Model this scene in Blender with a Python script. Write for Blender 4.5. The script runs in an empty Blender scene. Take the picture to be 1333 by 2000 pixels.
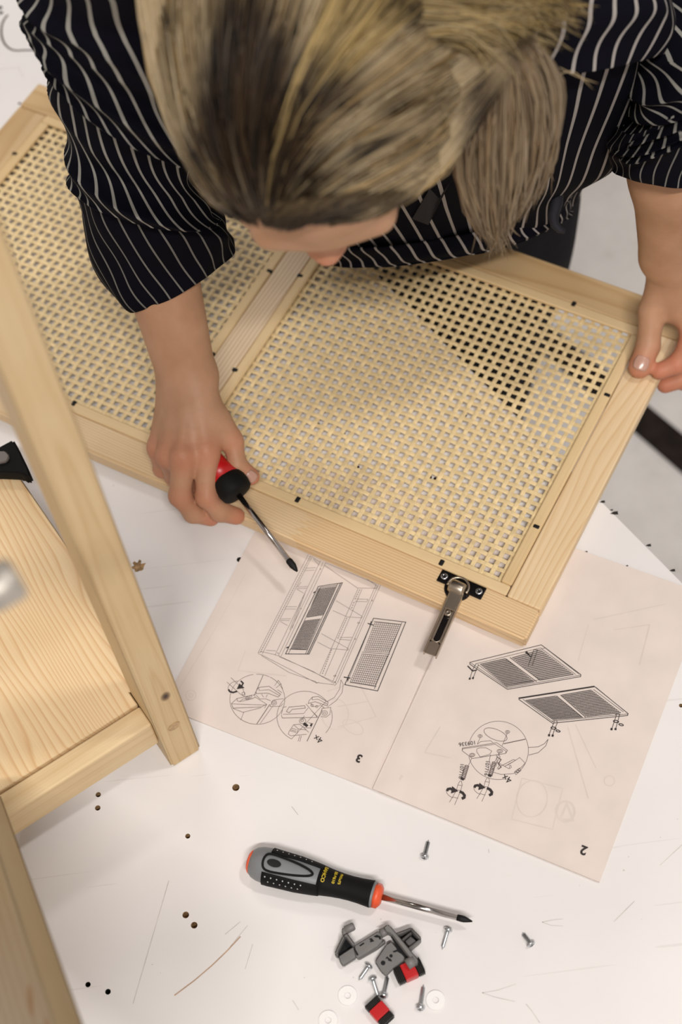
import bpy, bmesh, math, random
import numpy as np
from mathutils import Vector, Matrix
random.seed(7); np.random.seed(7)

# ------------------------------------------------------------------ camera, world, lights, exposure
SC = bpy.context.scene
COL = SC.collection
TH, RO, CH, FP = 0.5449805, -0.1203701, 1.2489067, 2901.79
CC = np.array([0, 0, CH]); FW = np.array([0, math.sin(TH), -math.cos(TH)])
_u0 = np.array([0, math.cos(TH), math.sin(TH)]); _r0 = np.array([1., 0, 0])
RT = _r0*math.cos(RO)+_u0*math.sin(RO); UP = _u0*math.cos(RO)-_r0*math.sin(RO)
cd = bpy.data.cameras.new('camera'); cam = bpy.data.objects.new('camera', cd); COL.objects.link(cam)
cam.matrix_world = Matrix(((RT[0], UP[0], -FW[0], 0), (RT[1], UP[1], -FW[1], 0), (RT[2], UP[2], -FW[2], CH), (0, 0, 0, 1)))
cd.sensor_fit = 'VERTICAL'; cd.sensor_height = 36; cd.lens = FP/2000*36
cd.clip_start = 0.01
cd.dof.use_dof = True; cd.dof.focus_distance = 1.31; cd.dof.aperture_fstop = 4.0
SC.camera = cam
SC.view_settings.view_transform = 'Standard'; SC.view_settings.look = 'None'
SC.view_settings.gamma = 1; SC.view_settings.use_curve_mapping = False
SC.view_settings.exposure = 0.0
w = bpy.data.worlds.new('World'); SC.world = w; w.use_nodes = True
w.node_tree.nodes['Background'].inputs[0].default_value = (1.0, .95, .92, 1)
w.node_tree.nodes['Background'].inputs[1].default_value = 0.15

def area(name, loc, target, size, size_y, power, col):
    l = bpy.data.lights.new(name, 'AREA'); l.shape = 'RECTANGLE'; l.size = size; l.size_y = size_y; l.energy = power; l.color = col
    o = bpy.data.objects.new(name, l); COL.objects.link(o); o.location = loc
    d = Vector(target)-Vector(loc); o.rotation_euler = d.to_track_quat('-Z', 'Y').to_euler(); return o
area('ceiling_lamp_front', (.15, -1.75, 4.0), (0, .7, 0), 1.6, .12, 140, (1, .955, .905))
area('ceiling_lamp_right', (1.5, .7, 4.0), (0, .7, 0), .3, .3, 36, (1, .95, .9))
area('ceiling_lamp_back', (-.6, 3.2, 3.9), (0, .7, 0), 1.4, .4, 26, (1, .96, .93))

# ------------------------------------------------------------------ helpers
def P(x, y, z=0.0):                # world point on the height z seen at a photograph pixel
    d = FW*FP+RT*(x-666.5)-UP*(y-1000); return CC+d*((z-CH)/d[2])
def PD(x, y, D):                   # world point at depth D
    return CC+(FW*FP+RT*(x-666.5)-UP*(y-1000))*D/FP

def nmat(name):
    m = bpy.data.materials.new(name); m.use_nodes = True
    nt = m.node_tree; return m, nt, nt.nodes['Principled BSDF']
def N(nt, t, **kw):
    n = nt.nodes.new(t)
    for k, v in kw.items():
        if k in n.inputs: n.inputs[k].default_value = v
        else: setattr(n, k, v)
    return n
def ramp(nt, fac, stops, interp='LINEAR'):
    r = nt.nodes.new('ShaderNodeValToRGB'); r.color_ramp.interpolation = interp
    e = r.color_ramp.elements
    while len(e) < len(stops): e.new(0.5)
    for i, (p, c) in enumerate(stops):
        e[i].position = p; e[i].color = (c[0], c[1], c[2], 1)
    nt.links.new(fac, r.inputs[0]); return r
def math_n(nt, op, a, b=None, clamp=False):
    n = nt.nodes.new('ShaderNodeMath'); n.operation = op; n.use_clamp = clamp
    for i, v in enumerate([a, b]):
        if v is None: continue
        if isinstance(v, (int, float)): n.inputs[i].default_value = v
        else: nt.links.new(v, n.inputs[i])
    return n.outputs[0]
def bump(nt, bs, h, strength=.2, dist=.001):
    b = nt.nodes.new('ShaderNodeBump'); b.inputs['Strength'].default_value = strength; b.inputs['Distance'].default_value = dist
    nt.links.new(h, b.inputs['Height']); nt.links.new(b.outputs[0], bs.inputs['Normal'])
def plain(name, col, rough=.5, metal=0., noise=0., scale=60, spec=.5, coat=0):
    m, nt, b = nmat(name)
    b.inputs['Base Color'].default_value = (*col, 1); b.inputs['Roughness'].default_value = rough; b.inputs['Metallic'].default_value = metal
    b.inputs['Specular IOR Level'].default_value = spec; b.inputs['Coat Weight'].default_value = coat
    tc = N(nt, 'ShaderNodeTexCoord'); no = N(nt, 'ShaderNodeTexNoise', Scale=scale, Detail=4.0)
    nt.links.new(tc.outputs['Object'], no.inputs['Vector'])
    k = 1-noise
    r = ramp(nt, no.outputs[0], [(.3, [c*k for c in col]), (.7, [min(1, c*(1+noise*.5)) for c in col])])
    nt.links.new(r.outputs[0], b.inputs['Base Color'])
    return m

def pine(name, light, dark, freq=260, cx=0.0, cy=-.03, wob=.010, contrast=.6, sharp=.7, warm=None, rough=.5, knots=None, zoff=0):
    """growth rings as distorted distance from a pith line running along local X"""
    m, nt, b = nmat(name)
    tc = N(nt, 'ShaderNodeTexCoord'); sep = N(nt, 'ShaderNodeSeparateXYZ'); nt.links.new(tc.outputs['Object'], sep.inputs[0])
    oi = N(nt, 'ShaderNodeObjectInfo')
    rnd = math_n(nt, 'MULTIPLY', oi.outputs['Random'], 7.3)
    mp = N(nt, 'ShaderNodeMapping'); mp.inputs['Scale'].default_value = (3.2, 16, 16); nt.links.new(tc.outputs['Object'], mp.inputs[0])
    cmb = N(nt, 'ShaderNodeCombineXYZ'); nt.links.new(rnd, cmb.inputs[0]); nt.links.new(rnd, cmb.inputs[2])
    va = N(nt, 'ShaderNodeVectorMath', operation='ADD'); nt.links.new(mp.outputs[0], va.inputs[0]); nt.links.new(cmb.outputs[0], va.inputs[1])
    n1 = N(nt, 'ShaderNodeTexNoise', Scale=1.0, Detail=1.5); nt.links.new(va.outputs[0], n1.inputs['Vector'])
    w1 = math_n(nt, 'MULTIPLY', math_n(nt, 'SUBTRACT', n1.outputs[0], .5), wob*4)
    y = math_n(nt, 'ADD', sep.outputs[1], w1); y = math_n(nt, 'SUBTRACT', y, cx)
    z = math_n(nt, 'SUBTRACT', sep.outputs[2], cy)
    r2 = math_n(nt, 'ADD', math_n(nt, 'MULTIPLY', y, y), math_n(nt, 'MULTIPLY', z, z))
    rr = math_n(nt, 'SQRT', r2)
    rr = math_n(nt, 'ADD', rr, math_n(nt, 'MULTIPLY', sep.outputs[0], .012))
    fr = math_n(nt, 'FRACT', math_n(nt, 'ADD', math_n(nt, 'MULTIPLY', rr, freq), rnd))
    mid = [l*(1-contrast*.35)+d*contrast*.35 for l, d in zip(light, dark)]
    dk = [l*(1-contrast)+d*contrast for l, d in zip(light, dark)]
    rp = ramp(nt, fr, [(0, light), (sharp*.7, light), (.66, mid), (.84, dk), (1, light)])
    # fine fibres
    mp2 = N(nt, 'ShaderNodeMapping'); mp2.inputs['Scale'].default_value = (14, 900, 900); nt.links.new(tc.outputs['Object'], mp2.inputs[0])
    n2 = N(nt, 'ShaderNodeTexNoise', Scale=1.0, Detail=2.0); nt.links.new(mp2.outputs[0], n2.inputs['Vector'])
    f2 = ramp(nt, n2.outputs[0], [(.3, (.93, .91, .88)), (.7, (1, 1, 1))])
    n3 = N(nt, 'ShaderNodeTexNoise', Scale=9.0, Detail=2.0); nt.links.new(tc.outputs['Object'], n3.inputs['Vector'])
    f3 = ramp(nt, n3.outputs[0], [(.35, (.95, .92, .86)), (.65, (1, 1, 1))])
    mx = N(nt, 'ShaderNodeMixRGB', blend_type='MULTIPLY'); mx.inputs[0].default_value = 1
    nt.links.new(rp.outputs[0], mx.inputs[1]); nt.links.new(f2.outputs[0], mx.inputs[2])
    mx2 = N(nt, 'ShaderNodeMixRGB', blend_type='MULTIPLY'); mx2.inputs[0].default_value = 1
    nt.links.new(mx.outputs[0], mx2.inputs[1]); nt.links.new(f3.outputs[0], mx2.inputs[2])
    out = mx2.outputs[0]
    for (kx, ky, kz, kr, kc) in (knots or []):
        s = N(nt, 'ShaderNodeVectorMath', operation='SUBTRACT'); s.inputs[1].default_value = (kx, ky, kz); nt.links.new(tc.outputs['Object'], s.inputs[0])
        sc_ = N(nt, 'ShaderNodeVectorMath', operation='MULTIPLY'); sc_.inputs[1].default_value = (.6, 1, 1); nt.links.new(s.outputs[0], sc_.inputs[0])
        ln = N(nt, 'ShaderNodeVectorMath', operation='LENGTH'); nt.links.new(sc_.outputs[0], ln.inputs[0])
        d = math_n(nt, 'DIVIDE', ln.outputs['Value'], kr)
        mk = ramp(nt, d, [(.0, (1, 1, 1)), (.55, (.85, .85, .85)), (1, (0, 0, 0))])
        mm = N(nt, 'ShaderNodeMixRGB'); nt.links.new(mk.outputs[0], mm.inputs[0]); nt.links.new(out, mm.inputs[1]); mm.inputs[2].default_value = (*kc, 1)
        out = mm.outputs[0]
    nt.links.new(out, b.inputs['Base Color'])
    b.inputs['Roughness'].default_value = rough; b.inputs['Specular IOR Level'].default_value = .35
    bump(nt, b, n2.outputs[0], .12, .0005)
    return m

def new_obj(name, me, mat=None, parent=None, smooth=False):
    o = bpy.data.objects.new(name, me); COL.objects.link(o)
    if mat is not None: me.materials.append(mat)
    if parent is not None: o.parent = parent
    if smooth:
        me.polygons.foreach_set('use_smooth', [True]*len(me.polygons))
    return o
def from_bm(name, bm, mat=None, parent=None, smooth=False):
    me = bpy.data.meshes.new(name); bm.normal_update(); bm.to_mesh(me); bm.free(); return new_obj(name, me, mat, parent, smooth)
def from_py(name, vs, fs, mat=None, parent=None, smooth=False):
    me = bpy.data.meshes.new(name); me.from_pydata([tuple(v) for v in vs], [], fs); me.update(); return new_obj(name, me, mat, parent, smooth)
def thing(name, label, cat, loc=(0, 0, 0), rotz=0, group=None):
    o = bpy.data.objects.new(name, None); COL.objects.link(o); o.location = loc; o.rotation_euler = (0, 0, rotz); o.empty_display_size = .02
    return tag(o, label, cat, group)
def tag(o, label, cat, group=None):
    o['label'] = label; o['category'] = cat
    if group: o['group'] = group
    return o
def bev_box(name, sx, sy, sz, mat, parent=None, bev=.0015, seg=2, loc=(0, 0, 0), rot=(0, 0, 0)):
    bm = bmesh.new(); bmesh.ops.create_cube(bm, size=1)
    bmesh.ops.scale(bm, vec=(sx, sy, sz), verts=bm.verts)
    if bev > 0: bmesh.ops.bevel(bm, geom=bm.edges[:], offset=bev, segments=seg, affect='EDGES', profile=.5)
    o = from_bm(name, bm, mat, parent, True)
    md = o.modifiers.new('wn', 'WEIGHTED_NORMAL'); md.keep_sharp = True
    o.location = loc; o.rotation_euler = rot; return o
def lathe(prof, seg=24, axis='X', sq=None):
    """profile [(t, r)] turned about the axis; returns bmesh"""
    bm = bmesh.new(); rings = []
    for t, r in prof:
        ring = []
        for i in range(seg):
            a = 2*math.pi*i/seg; q = 1.0
            if sq: q = 1+sq*math.cos(3*a)
            c, s = r*q*math.cos(a), r*q*math.sin(a)
            ring.append(bm.verts.new((t, c, s) if axis == 'X' else (c, s, t)))
        rings.append(ring)
    for a, b in zip(rings, rings[1:]):
        for i in range(seg):
            j = (i+1) % seg; bm.faces.new((a[i], a[j], b[j], b[i]))
    bm.faces.new(rings[0][::-1]); bm.faces.new(rings[-1])
    bmesh.ops.recalc_face_normals(bm, faces=bm.faces)
    return bm
def prism(name, pts, z0, z1, mat, parent=None, bev=.0, seg=2, loc=(0, 0, 0), rot=(0, 0, 0)):
    bm = bmesh.new(); vs = [bm.verts.new((x, y, z0)) for x, y in pts]; f = bm.faces.new(vs)
    r = bmesh.ops.extrude_face_region(bm, geom=[f]); bmesh.ops.translate(bm, vec=(0, 0, z1-z0), verts=[v for v in r['geom'] if isinstance(v, bmesh.types.BMVert)])
    bmesh.ops.recalc_face_normals(bm, faces=bm.faces)
    if bev: bmesh.ops.bevel(bm, geom=bm.edges[:], offset=bev, segments=seg, affect='EDGES')
    o = from_bm(name, bm, mat, parent, bool(bev))
    if bev: o.modifiers.new('wn', 'WEIGHTED_NORMAL')
    o.location = loc; o.rotation_euler = rot; return o
def tube(pts, rads, seg=8, closed_ends=True):
    """swept round tube as (verts, faces)"""
    pts = [np.array(p, float) for p in pts]; vs = []; fs = []
    up = None
    for i, p in enumerate(pts):
        t = pts[min(i+1, len(pts)-1)]-pts[max(i-1, 0)]; t = t/(np.linalg.norm(t)+1e-12)
        if up is None:
            up = np.cross(t, [0, 0, 1.]); 
            if np.linalg.norm(up) < .1: up = np.cross(t, [0, 1., 0])
        up = up-t*(up@t); up /= np.linalg.norm(up); b = np.cross(t, up)
        for k in range(seg):
            a = 2*math.pi*k/seg; vs.append(p+rads[i]*(up*math.cos(a)+b*math.sin(a)))
    for i in range(len(pts)-1):
        for k in range(seg):
            j = (k+1) % seg; fs.append((i*seg+k, i*seg+j, (i+1)*seg+j, (i+1)*seg+k))
    if closed_ends: fs.append(tuple(range(seg))[::-1]); fs.append(tuple((len(pts)-1)*seg+k for k in range(seg)))
    return vs, fs
def copy_tree(o, parent=None):
    c = o.copy(); COL.objects.link(c)
    if parent is not None: c.parent = parent
    for ch in list(o.children): copy_tree(ch, c)
    return c
def txt(body, size, name='text', bold=0):
    cu = bpy.data.curves.new(name, 'FONT'); cu.body = body; cu.size = size; cu.align_x = 'CENTER'; cu.align_y = 'CENTER'; cu.offset = bold
    to = bpy.data.objects.new(name, cu); COL.objects.link(to)
    me = bpy.data.meshes.new_from_object(to.evaluated_get(bpy.context.evaluated_depsgraph_get()))
    COL.objects.unlink(to); bpy.data.objects.remove(to); bpy.data.curves.remove(cu)
    return me

# ------------------------------------------------------------------ materials
WOOD_L, WOOD_D = (.74, .545, .335), (.50, .25, .085)
M_stile = pine('pine_stile', (.77, .575, .35), WOOD_D, 380, -.09, -.03, .003, .55, .35)
M_rail = pine('pine_rail', (.82, .64, .42), (.60, .35, .14), 165, -.07, -.03, .012, .45, .25)
M_mid = pine('pine_middle_rail', (.76, .62, .45), (.42, .22, .10), 260, -.08, -.02, .003, .6, .35)
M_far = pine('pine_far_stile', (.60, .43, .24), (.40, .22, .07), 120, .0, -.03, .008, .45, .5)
M_bead = pine('pine_bead', (.76, .58, .34), (.5, .3, .1), 90, .0, -.03, .004, .3, .6)
M_post = pine('pine_post', (.66, .50, .29), (.50, .29, .12), 150, -.004, -.012, .005, .38, .5,
              knots=[(.0, 0, 0, .0001, (.3, .15, .05))])
M_board = pine('pine_shelf', (.83, .64, .40), (.60, .31, .12), 190, -.02, -.05, .022, .55, .35)
M_unitrail = pine('pine_unit_rail', (.72, .55, .33), (.55, .35, .15), 110, .02, -.03, .006, .35, .5)
M_plank = pine('pine_plank', (.50, .39, .24), (.36, .20, .05), 60, .05, -.05, .012, .35, .5,
               knots=[(-.02, .0, 0, .02, (.30, .15, .03))])
M_cane = plain('cane_strand', (.80, .62, .34), .5, noise=.18, scale=120)
M_black = plain('black_plastic', (.008, .008, .009), .6, noise=.1, spec=.25)
M_table = None
def mk_table():
    m, nt, b = nmat('white_laminate')
    tc = N(nt, 'ShaderNodeTexCoord')
    n = N(nt, 'ShaderNodeTexNoise', Scale=4.0, Detail=6.0); nt.links.new(tc.outputs['Object'], n.inputs['Vector'])
    r = ramp(nt, n.outputs[0], [(.35, (.765, .735, .73)), (.65, (.82, .795, .79))])
    # dirt specks
    v = N(nt, 'ShaderNodeTexVoronoi', Scale=85.0); nt.links.new(tc.outputs['Object'], v.inputs['Vector'])
    n2 = N(nt, 'ShaderNodeTexNoise', Scale=9.0, Detail=3.0); nt.links.new(tc.outputs['Object'], n2.inputs['Vector'])
    sp = math_n(nt, 'LESS_THAN', v.outputs['Distance'], math_n(nt, 'MULTIPLY', math_n(nt, 'SUBTRACT', n2.outputs[0], .50), .42))
    mx = N(nt, 'ShaderNodeMixRGB'); nt.links.new(math_n(nt, 'MULTIPLY', sp, .45), mx.inputs[0]); nt.links.new(r.outputs[0], mx.inputs[1]); mx.inputs[2].default_value = (.36, .29, .22, 1)
    # hairline scuffs
    mp = N(nt, 'ShaderNodeMapping'); mp.inputs['Rotation'].default_value = (0, 0, .9); mp.inputs['Scale'].default_value = (7, 260, 1)
    nt.links.new(tc.outputs['Object'], mp.inputs[0]); n3 = N(nt, 'ShaderNodeTexNoise', Scale=1.0, Detail=0.0, Distortion=.6); nt.links.new(mp.outputs[0], n3.inputs['Vector'])
    sc = math_n(nt, 'MULTIPLY', math_n(nt, 'GREATER_THAN', n3.outputs[0], .80), .25)
    mx2 = N(nt, 'ShaderNodeMixRGB'); nt.links.new(sc, mx2.inputs[0]); nt.links.new(mx.outputs[0], mx2.inputs[1]); mx2.inputs[2].default_value = (.55, .5, .47, 1)
    nt.links.new(mx2.outputs[0], b.inputs['Base Color'])
    b.inputs['Roughness'].default_value = .38; b.inputs['Specular IOR Level'].default_value = .4
    return m
M_table = mk_table()
M_chip = plain('bare_chipboard', (.46, .29, .14), .9, noise=.6, scale=400)
M_dark = plain('dark_chip', (.02, .015, .012), .8, noise=.2)
M_scr = plain('brown_scratch', (.50, .34, .24), .8, noise=.2)
M_greyscr = plain('grey_scuff', (.64, .60, .57), .8, noise=.2)
M_paper = plain('newsprint_paper', (.745, .655, .605), .75, noise=.05, scale=30)
M_paperedge = plain('paper_edges', (.48, .36, .26), .85, noise=.3, scale=500)
M_ink = plain('black_ink', (.03, .022, .022), .7, noise=.1)
M_inkthin = plain('thin_ink', (.14, .105, .10), .7, noise=.1)
M_ghost = plain('show_through_ink', (.685, .60, .555), .8, noise=.05)
M_nickel = plain('nickel', (.50, .43, .35), .34, 1.0, noise=.1, scale=40)
M_darknickel = plain('dark_nickel', (.055, .05, .05), .18, .9, noise=.1)
M_zinc = plain('zinc', (.60, .63, .66), .28, 1.0, noise=.15, scale=200)
M_steel = plain('steel_shaft', (.46, .43, .42), .16, 1.0, noise=.05)
M_greyplastic = plain('grey_plastic', (.17, .162, .158), .5, noise=.1)
M_handlegrey = plain('handle_grey', (.19, .20, .21), .45, noise=.06)
M_orange = plain('orange_plastic', (.80, .10, .03), .4, noise=.06)
M_red = plain('red_plastic', (.50, .006, .008), .35, noise=.1)
M_rubber = plain('black_rubber', (.004, .004, .004), .7, noise=.1, spec=.2)
M_white = plain('white_washer', (.86, .85, .84), .5, noise=.03)
M_yellow = plain('yellow_print', (.62, .45, .02), .6, noise=.05)
M_dots = plain('dimple_grey', (.55, .56, .57), .6, noise=.05)

# ------------------------------------------------------------------ setting: floor, walls, ceiling
def mk_floor():
    m, nt, b = nmat('pale_floor'); tc = N(nt, 'ShaderNodeTexCoord')
    n = N(nt, 'ShaderNodeTexNoise', Scale=14.0, Detail=6.0, Roughness=.7); nt.links.new(tc.outputs['Object'], n.inputs['Vector'])
    r = ramp(nt, n.outputs[0], [(.30, (.48, .45, .42)), (.40, (.60, .57, .55)), (.7, (.66, .63, .61))])
    nt.links.new(r.outputs[0], b.inputs['Base Color']); b.inputs['Roughness'].default_value = .45; return m
FZ = -.85
fl = bev_box('floor', 7, 7, .1, mk_floor(), None, 0, loc=(.3, .9, FZ-.05)); fl['kind'] = 'structure'
M_wall = plain('painted_wall', (.70, .68, .66), .9, noise=.04, scale=5)
for nm, s, l in (('wall_back', (7, .1, 5.6), (.3, 4.45, FZ+2.8)), ('wall_front', (7, .1, 5.6), (.3, -2.65, FZ+2.8)),
                 ('wall_left', (.1, 7, 5.6), (-3.25, .9, FZ+2.8)), ('wall_right', (.1, 7, 5.6), (3.85, .9, FZ+2.8))):
    o = bev_box(nm, *s, M_wall, None, 0, loc=l); o['kind'] = 'structure'
# dark steel strip set in the floor
a, b_ = P(1050, 627, FZ), P(1400, 912, FZ); c_, d_ = P(1500, 925, FZ), P(1030, 545, FZ)
q = [P(1245, 849, FZ), P(1333, 925, FZ)]; q2 = [P(1268, 797, FZ), P(1333, 850, FZ)]
def ext(a, b, s, e): d = b-a; return a+d*s, a+d*e
l0, l1 = ext(q[0], q[1], -4.4, 4); u0, u1 = ext(q2[0], q2[1], -4.8, 5)
M_strip = plain('dark_steel_strip', (.016, .010, .008), .7, noise=.5, scale=40, spec=.15)
o = prism('trim_1', [(p[0], p[1]) for p in (l0, l1, u1, u0)], FZ+.0005, FZ+.006, M_strip); o['kind'] = 'structure'

# ------------------------------------------------------------------ workbench
ed = np.array([.203, -.35]); ed /= np.linalg.norm(ed); en = np.array([ed[1], -ed[0]])   # en points off the table? fixed below
if en @ np.array([1, .5]) > 0: en = -en
E0 = np.array([.052, 1.08])
WB = thing('workbench', 'white laminate workbench top with drill holes, scratches and chipped edge', 'workbench', (-.35, .5, FZ))
tb = [E0-ed*.85, E0+ed*1.75, E0+ed*1.75+en*1.0, E0-ed*.85+en*1.0]
bm = bmesh.new(); vs = [bm.verts.new((p[0]+.35, p[1]-.5, -FZ-.03)) for p in tb]; f = bm.faces.new(vs)
r = bmesh.ops.extrude_face_region(bm, geom=[f]); bmesh.ops.translate(bm, vec=(0, 0, .03), verts=[v for v in r['geom'] if isinstance(v, bmesh.types.BMVert)])
bmesh.ops.recalc_face_normals(bm, faces=bm.faces)
top = from_bm('tabletop', bm, M_table, WB); top.data.materials.append(M_chip); top.data.materials.append(M_dark)
holes = [(192, 1552, 5.2, 1), (191, 1578, 5.4, 1), (461, 1538, 7.2, 1), (367, 1633, 5.0, 1), (363, 1787, 6.6, 1), (379.5, 1807, 6.6, 1), (172, 1923, 5.3, 2), (211, 1937, 5.6, 2),
         (270, 1106, 9, 3), (468, 1093, 5.5, 2), (1331, 1378, 4, 1), (62, 56, 4.5, 2), (0, 15, 5, 2), (2, 25, 4.5, 2), (38, 202, 3, 2), (908, 811, 5, 2), (671, 846, 4.5, 2), (622, 829, 4, 2), (556, 826, 3.5, 2), (839, 932, 5.5, 2), (851, 935, 4, 2), (872, 907, 4, 2), (936, 956, 4.5, 2), (834, 860, 3.5, 2), (672, 593, 4, 2), (752, 648, 4, 2), (700, 912, 3, 2), (912, 929, 3.5, 2)]
bm = bmesh.new()
for (x, y, rp, kind) in holes:
    c = P(x, y, 0); D = (c-CC) @ FW; rad = rp*D/FP; dep = {1: .010, 2: .026, 3: .0015}[kind]
    n = 18
    ring = []
    for k in range(n):
        rr = rad*(1.35+.35*math.sin(3*k*.7)+.25*math.sin(k*2.3)) if kind == 3 else rad
        ring.append((c[0]+.35+rr*math.cos(2*math.pi*k/n), c[1]-.5+rr*math.sin(2*math.pi*k/n)))
    v0 = [bm.verts.new((x_, y_, -FZ-dep)) for x_, y_ in ring]; v1 = [bm.verts.new((x_, y_, -FZ+.01)) for x_, y_ in ring]
    fa = [bm.faces.new(v0[::-1]), bm.faces.new(v1)]
    for k in range(n): fa.append(bm.faces.new((v0[k], v0[(k+1) % n], v1[(k+1) % n], v1[k])))
    for f in fa: f.material_index = 2 if kind == 2 else 1
bmesh.ops.recalc_face_normals(bm, faces=bm.faces)
cut = from_bm('cutter', bm, None, WB)
for mm in (M_table, M_chip, M_dark): cut.data.materials.append(mm)
bo = top.modifiers.new('b', 'BOOLEAN'); bo.object = cut; bo.operation = 'DIFFERENCE'; bo.solver = 'EXACT'
bpy.context.view_layer.update()
me = bpy.data.meshes.new_from_object(top.evaluated_get(bpy.context.evaluated_depsgraph_get()))
top.modifiers.clear(); top.data = me; me.name = 'tabletop'
bpy.data.objects.remove(cut)
for (x, y) in ((-.15, .35), (.55, -.35), (-.75, .55), (-.25, -.5)):
    bev_box('leg', .05, .05, -FZ-.03, M_black, WB, .003, loc=(x, y, (-FZ-.03)/2))
# marks: ribbons lying on the laminate
def ribbon_mesh(polys, z, zf=None):
    vs = []; fs = []
    for q_, (pts, wd) in enumerate(polys):
        pp = []
        for p in pts:
            p = np.array(p[:2], float)
            if not pp or np.linalg.norm(p-pp[-1]) > 1e-6:
                if zf and pp:
                    n = int(np.linalg.norm(p-pp[-1])/.006); a0 = pp[-1]
                    for k in range(1, n+1): pp.append(a0+(p-a0)*k/(n+1))
                pp.append(p)
        if len(pp) < 2: continue
        closed = len(pp) > 3 and np.linalg.norm(pp[0]-pp[-1]) < 1e-5
        i0 = len(vs); n = len(pp); zz = z+(q_ % 9)*6e-6
        for i, p in enumerate(pp):
            a = pp[i-1] if i > 0 else (pp[-2] if closed else p); c = pp[i+1] if i < n-1 else (pp[1] if closed else p)
            d1 = p-a; d2 = c-p; l1 = np.linalg.norm(d1); l2 = np.linalg.norm(d2)
            d1 = d1/l1 if l1 > 1e-9 else d2/l2; d2 = d2/l2 if l2 > 1e-9 else d1
            m = d1+d2; lm = np.linalg.norm(m); m = m/lm if lm > .2 else d1
            k = 1/max(.45, abs(m @ d1)); nn = np.array([-m[1], m[0]])*wd/2*k
            h_ = zz+(zf(p) if zf else 0)
            vs.append((p[0]-nn[0], p[1]-nn[1], h_)); vs.append((p[0]+nn[0], p[1]+nn[1], h_))
            if i: fs.append((i0+2*i-2, i0+2*i, i0+2*i+1, i0+2*i-1))
    return vs, fs
def marks(name, polys, mat, parent, z, off=(0, 0, 0), zf=None):
    vs, fs = ribbon_mesh(polys, z, zf); vs = [(v[0]-off[0], v[1]-off[1], v[2]-off[2]) for v in vs]
    return from_py(name, vs, fs, mat, parent)
def marks_each(name, polys, mat, parent, z, off):
    for p_ in polys: marks(name, [p_], mat, parent, z, off)
def pxl(pts, z=0): return [P(x, y, z) for x, y in pts]
WO = (-.35, .5, FZ)
ringp = [(36+35.5*math.cos(a)+2*math.cos(2*a), 61+38*math.sin(a)) for a in np.linspace(-2.15, -4.9, 26)] + [(66, 98)]
marks('ring_stain', [(pxl(ringp), .0027), (pxl([(50, 16), (66, 13)]), .0016)], plain('brown_stain', (.045, .02, .008), .6, noise=.4), WB, .0001, WO)
sc = [[(470, 1829), (445, 1856), (415, 1885), (380, 1915), (341, 1944)]]
marks('scratch', [(pxl(s), .0011) for s in sc], M_scr, WB, .0001, WO)
def crop(ox, oy, s, pts): return [(ox+x/s, oy+y/s) for x, y in pts]
c7 = (450, 1600, 2.05)
gs = [[(0, 510), (70, 425)], [(1010, 695), (1070, 685), (1145, 660)], [(1010, 695), (1060, 712), (1140, 730)], [(1250, 412), (1300, 402), (1333, 400)], [(1250, 412), (1285, 425), (1333, 428)],
      [(1185, 740), (1210, 770), (1240, 815)], [(250, 725), (275, 765)], [(60, 600), (90, 500)], [(1035, 120), (1037, 135)]]
marks_each('scuff', [(pxl(crop(*c7, g)), .0006) for g in gs]+[(pxl(g), .0007) for g in
      [[(330, 1720), (260, 1960)], [(470, 1800), (440, 1825)], [(570, 1575), (583, 1592)], [(1290, 1690), (1333, 1650)], [(1240, 1760), (1200, 1800)], [(35, 130), (46, 152)]]], M_greyscr, WB, .0001, WO)
# chips along the bench edge
vs = []; fs = []
for (x, y, s) in ((1179, 980, 5), (1196, 996, 3), (1203, 1002, 7), (1269, 1065, 5), (1316, 1114, 5), (1145, 1079, 5), (1226, 1105, 2.5)):
    c = P(x, y, 0); rr = s*1.5/FP; i = len(vs)
    for k in range(6):
        a = k*math.pi/3; vs.append((c[0]-WO[0]+rr*math.cos(a)*(1.5 if k % 2 else .6), c[1]-WO[1]+rr*.6*math.sin(a), .0001-WO[2]))
    from_py('edge_chip', vs, [tuple(range(6))], M_dark, WB); vs = []

# ------------------------------------------------------------------ cabinet door
DA = -.58873861
de = np.array([math.cos(DA), math.sin(DA)]); dn = np.array([-math.sin(DA), math.cos(DA)])
U0, V0, ZB = -.6075, .780, .0042
dorg = de*U0+dn*V0
DR = thing('cabinet_door', 'pine frame cabinet door with two woven cane panels lying under both hands', 'door', (dorg[0], dorg[1], ZB), DA)
def DL(x, y, z):                   # photograph pixel on height z -> door-local
    p = P(x, y, z); d = p[:2]-dorg; return np.array([d @ de, d @ dn, z-ZB])
uR, uL = -.1976-U0, -1.0169-U0; vN, vF = .5713-V0, .9890-V0
uR2, uL2 = -.232-U0, -.9788-U0; vN2, vF2 = .6050-V0, .9487-V0
uM1, uM0 = -.592-U0, -.6205-U0
TT = .018
def dbar(name, u0, u1, v0, v1, t, mat, z0=0, bev=.0022, rotd=False, shift=0):
    L, Wd = (u1-u0), (v1-v0)
    if rotd: o = bev_box(name, Wd, L, t, mat, DR, bev, 3, ((u0+u1)/2, (v0+v1)/2, z0+t/2), (0, 0, math.pi/2))
    else: o = bev_box(name, L, Wd, t, mat, DR, bev, 3, ((u0+u1)/2, (v0+v1)/2, z0+t/2))
    return o
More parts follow.
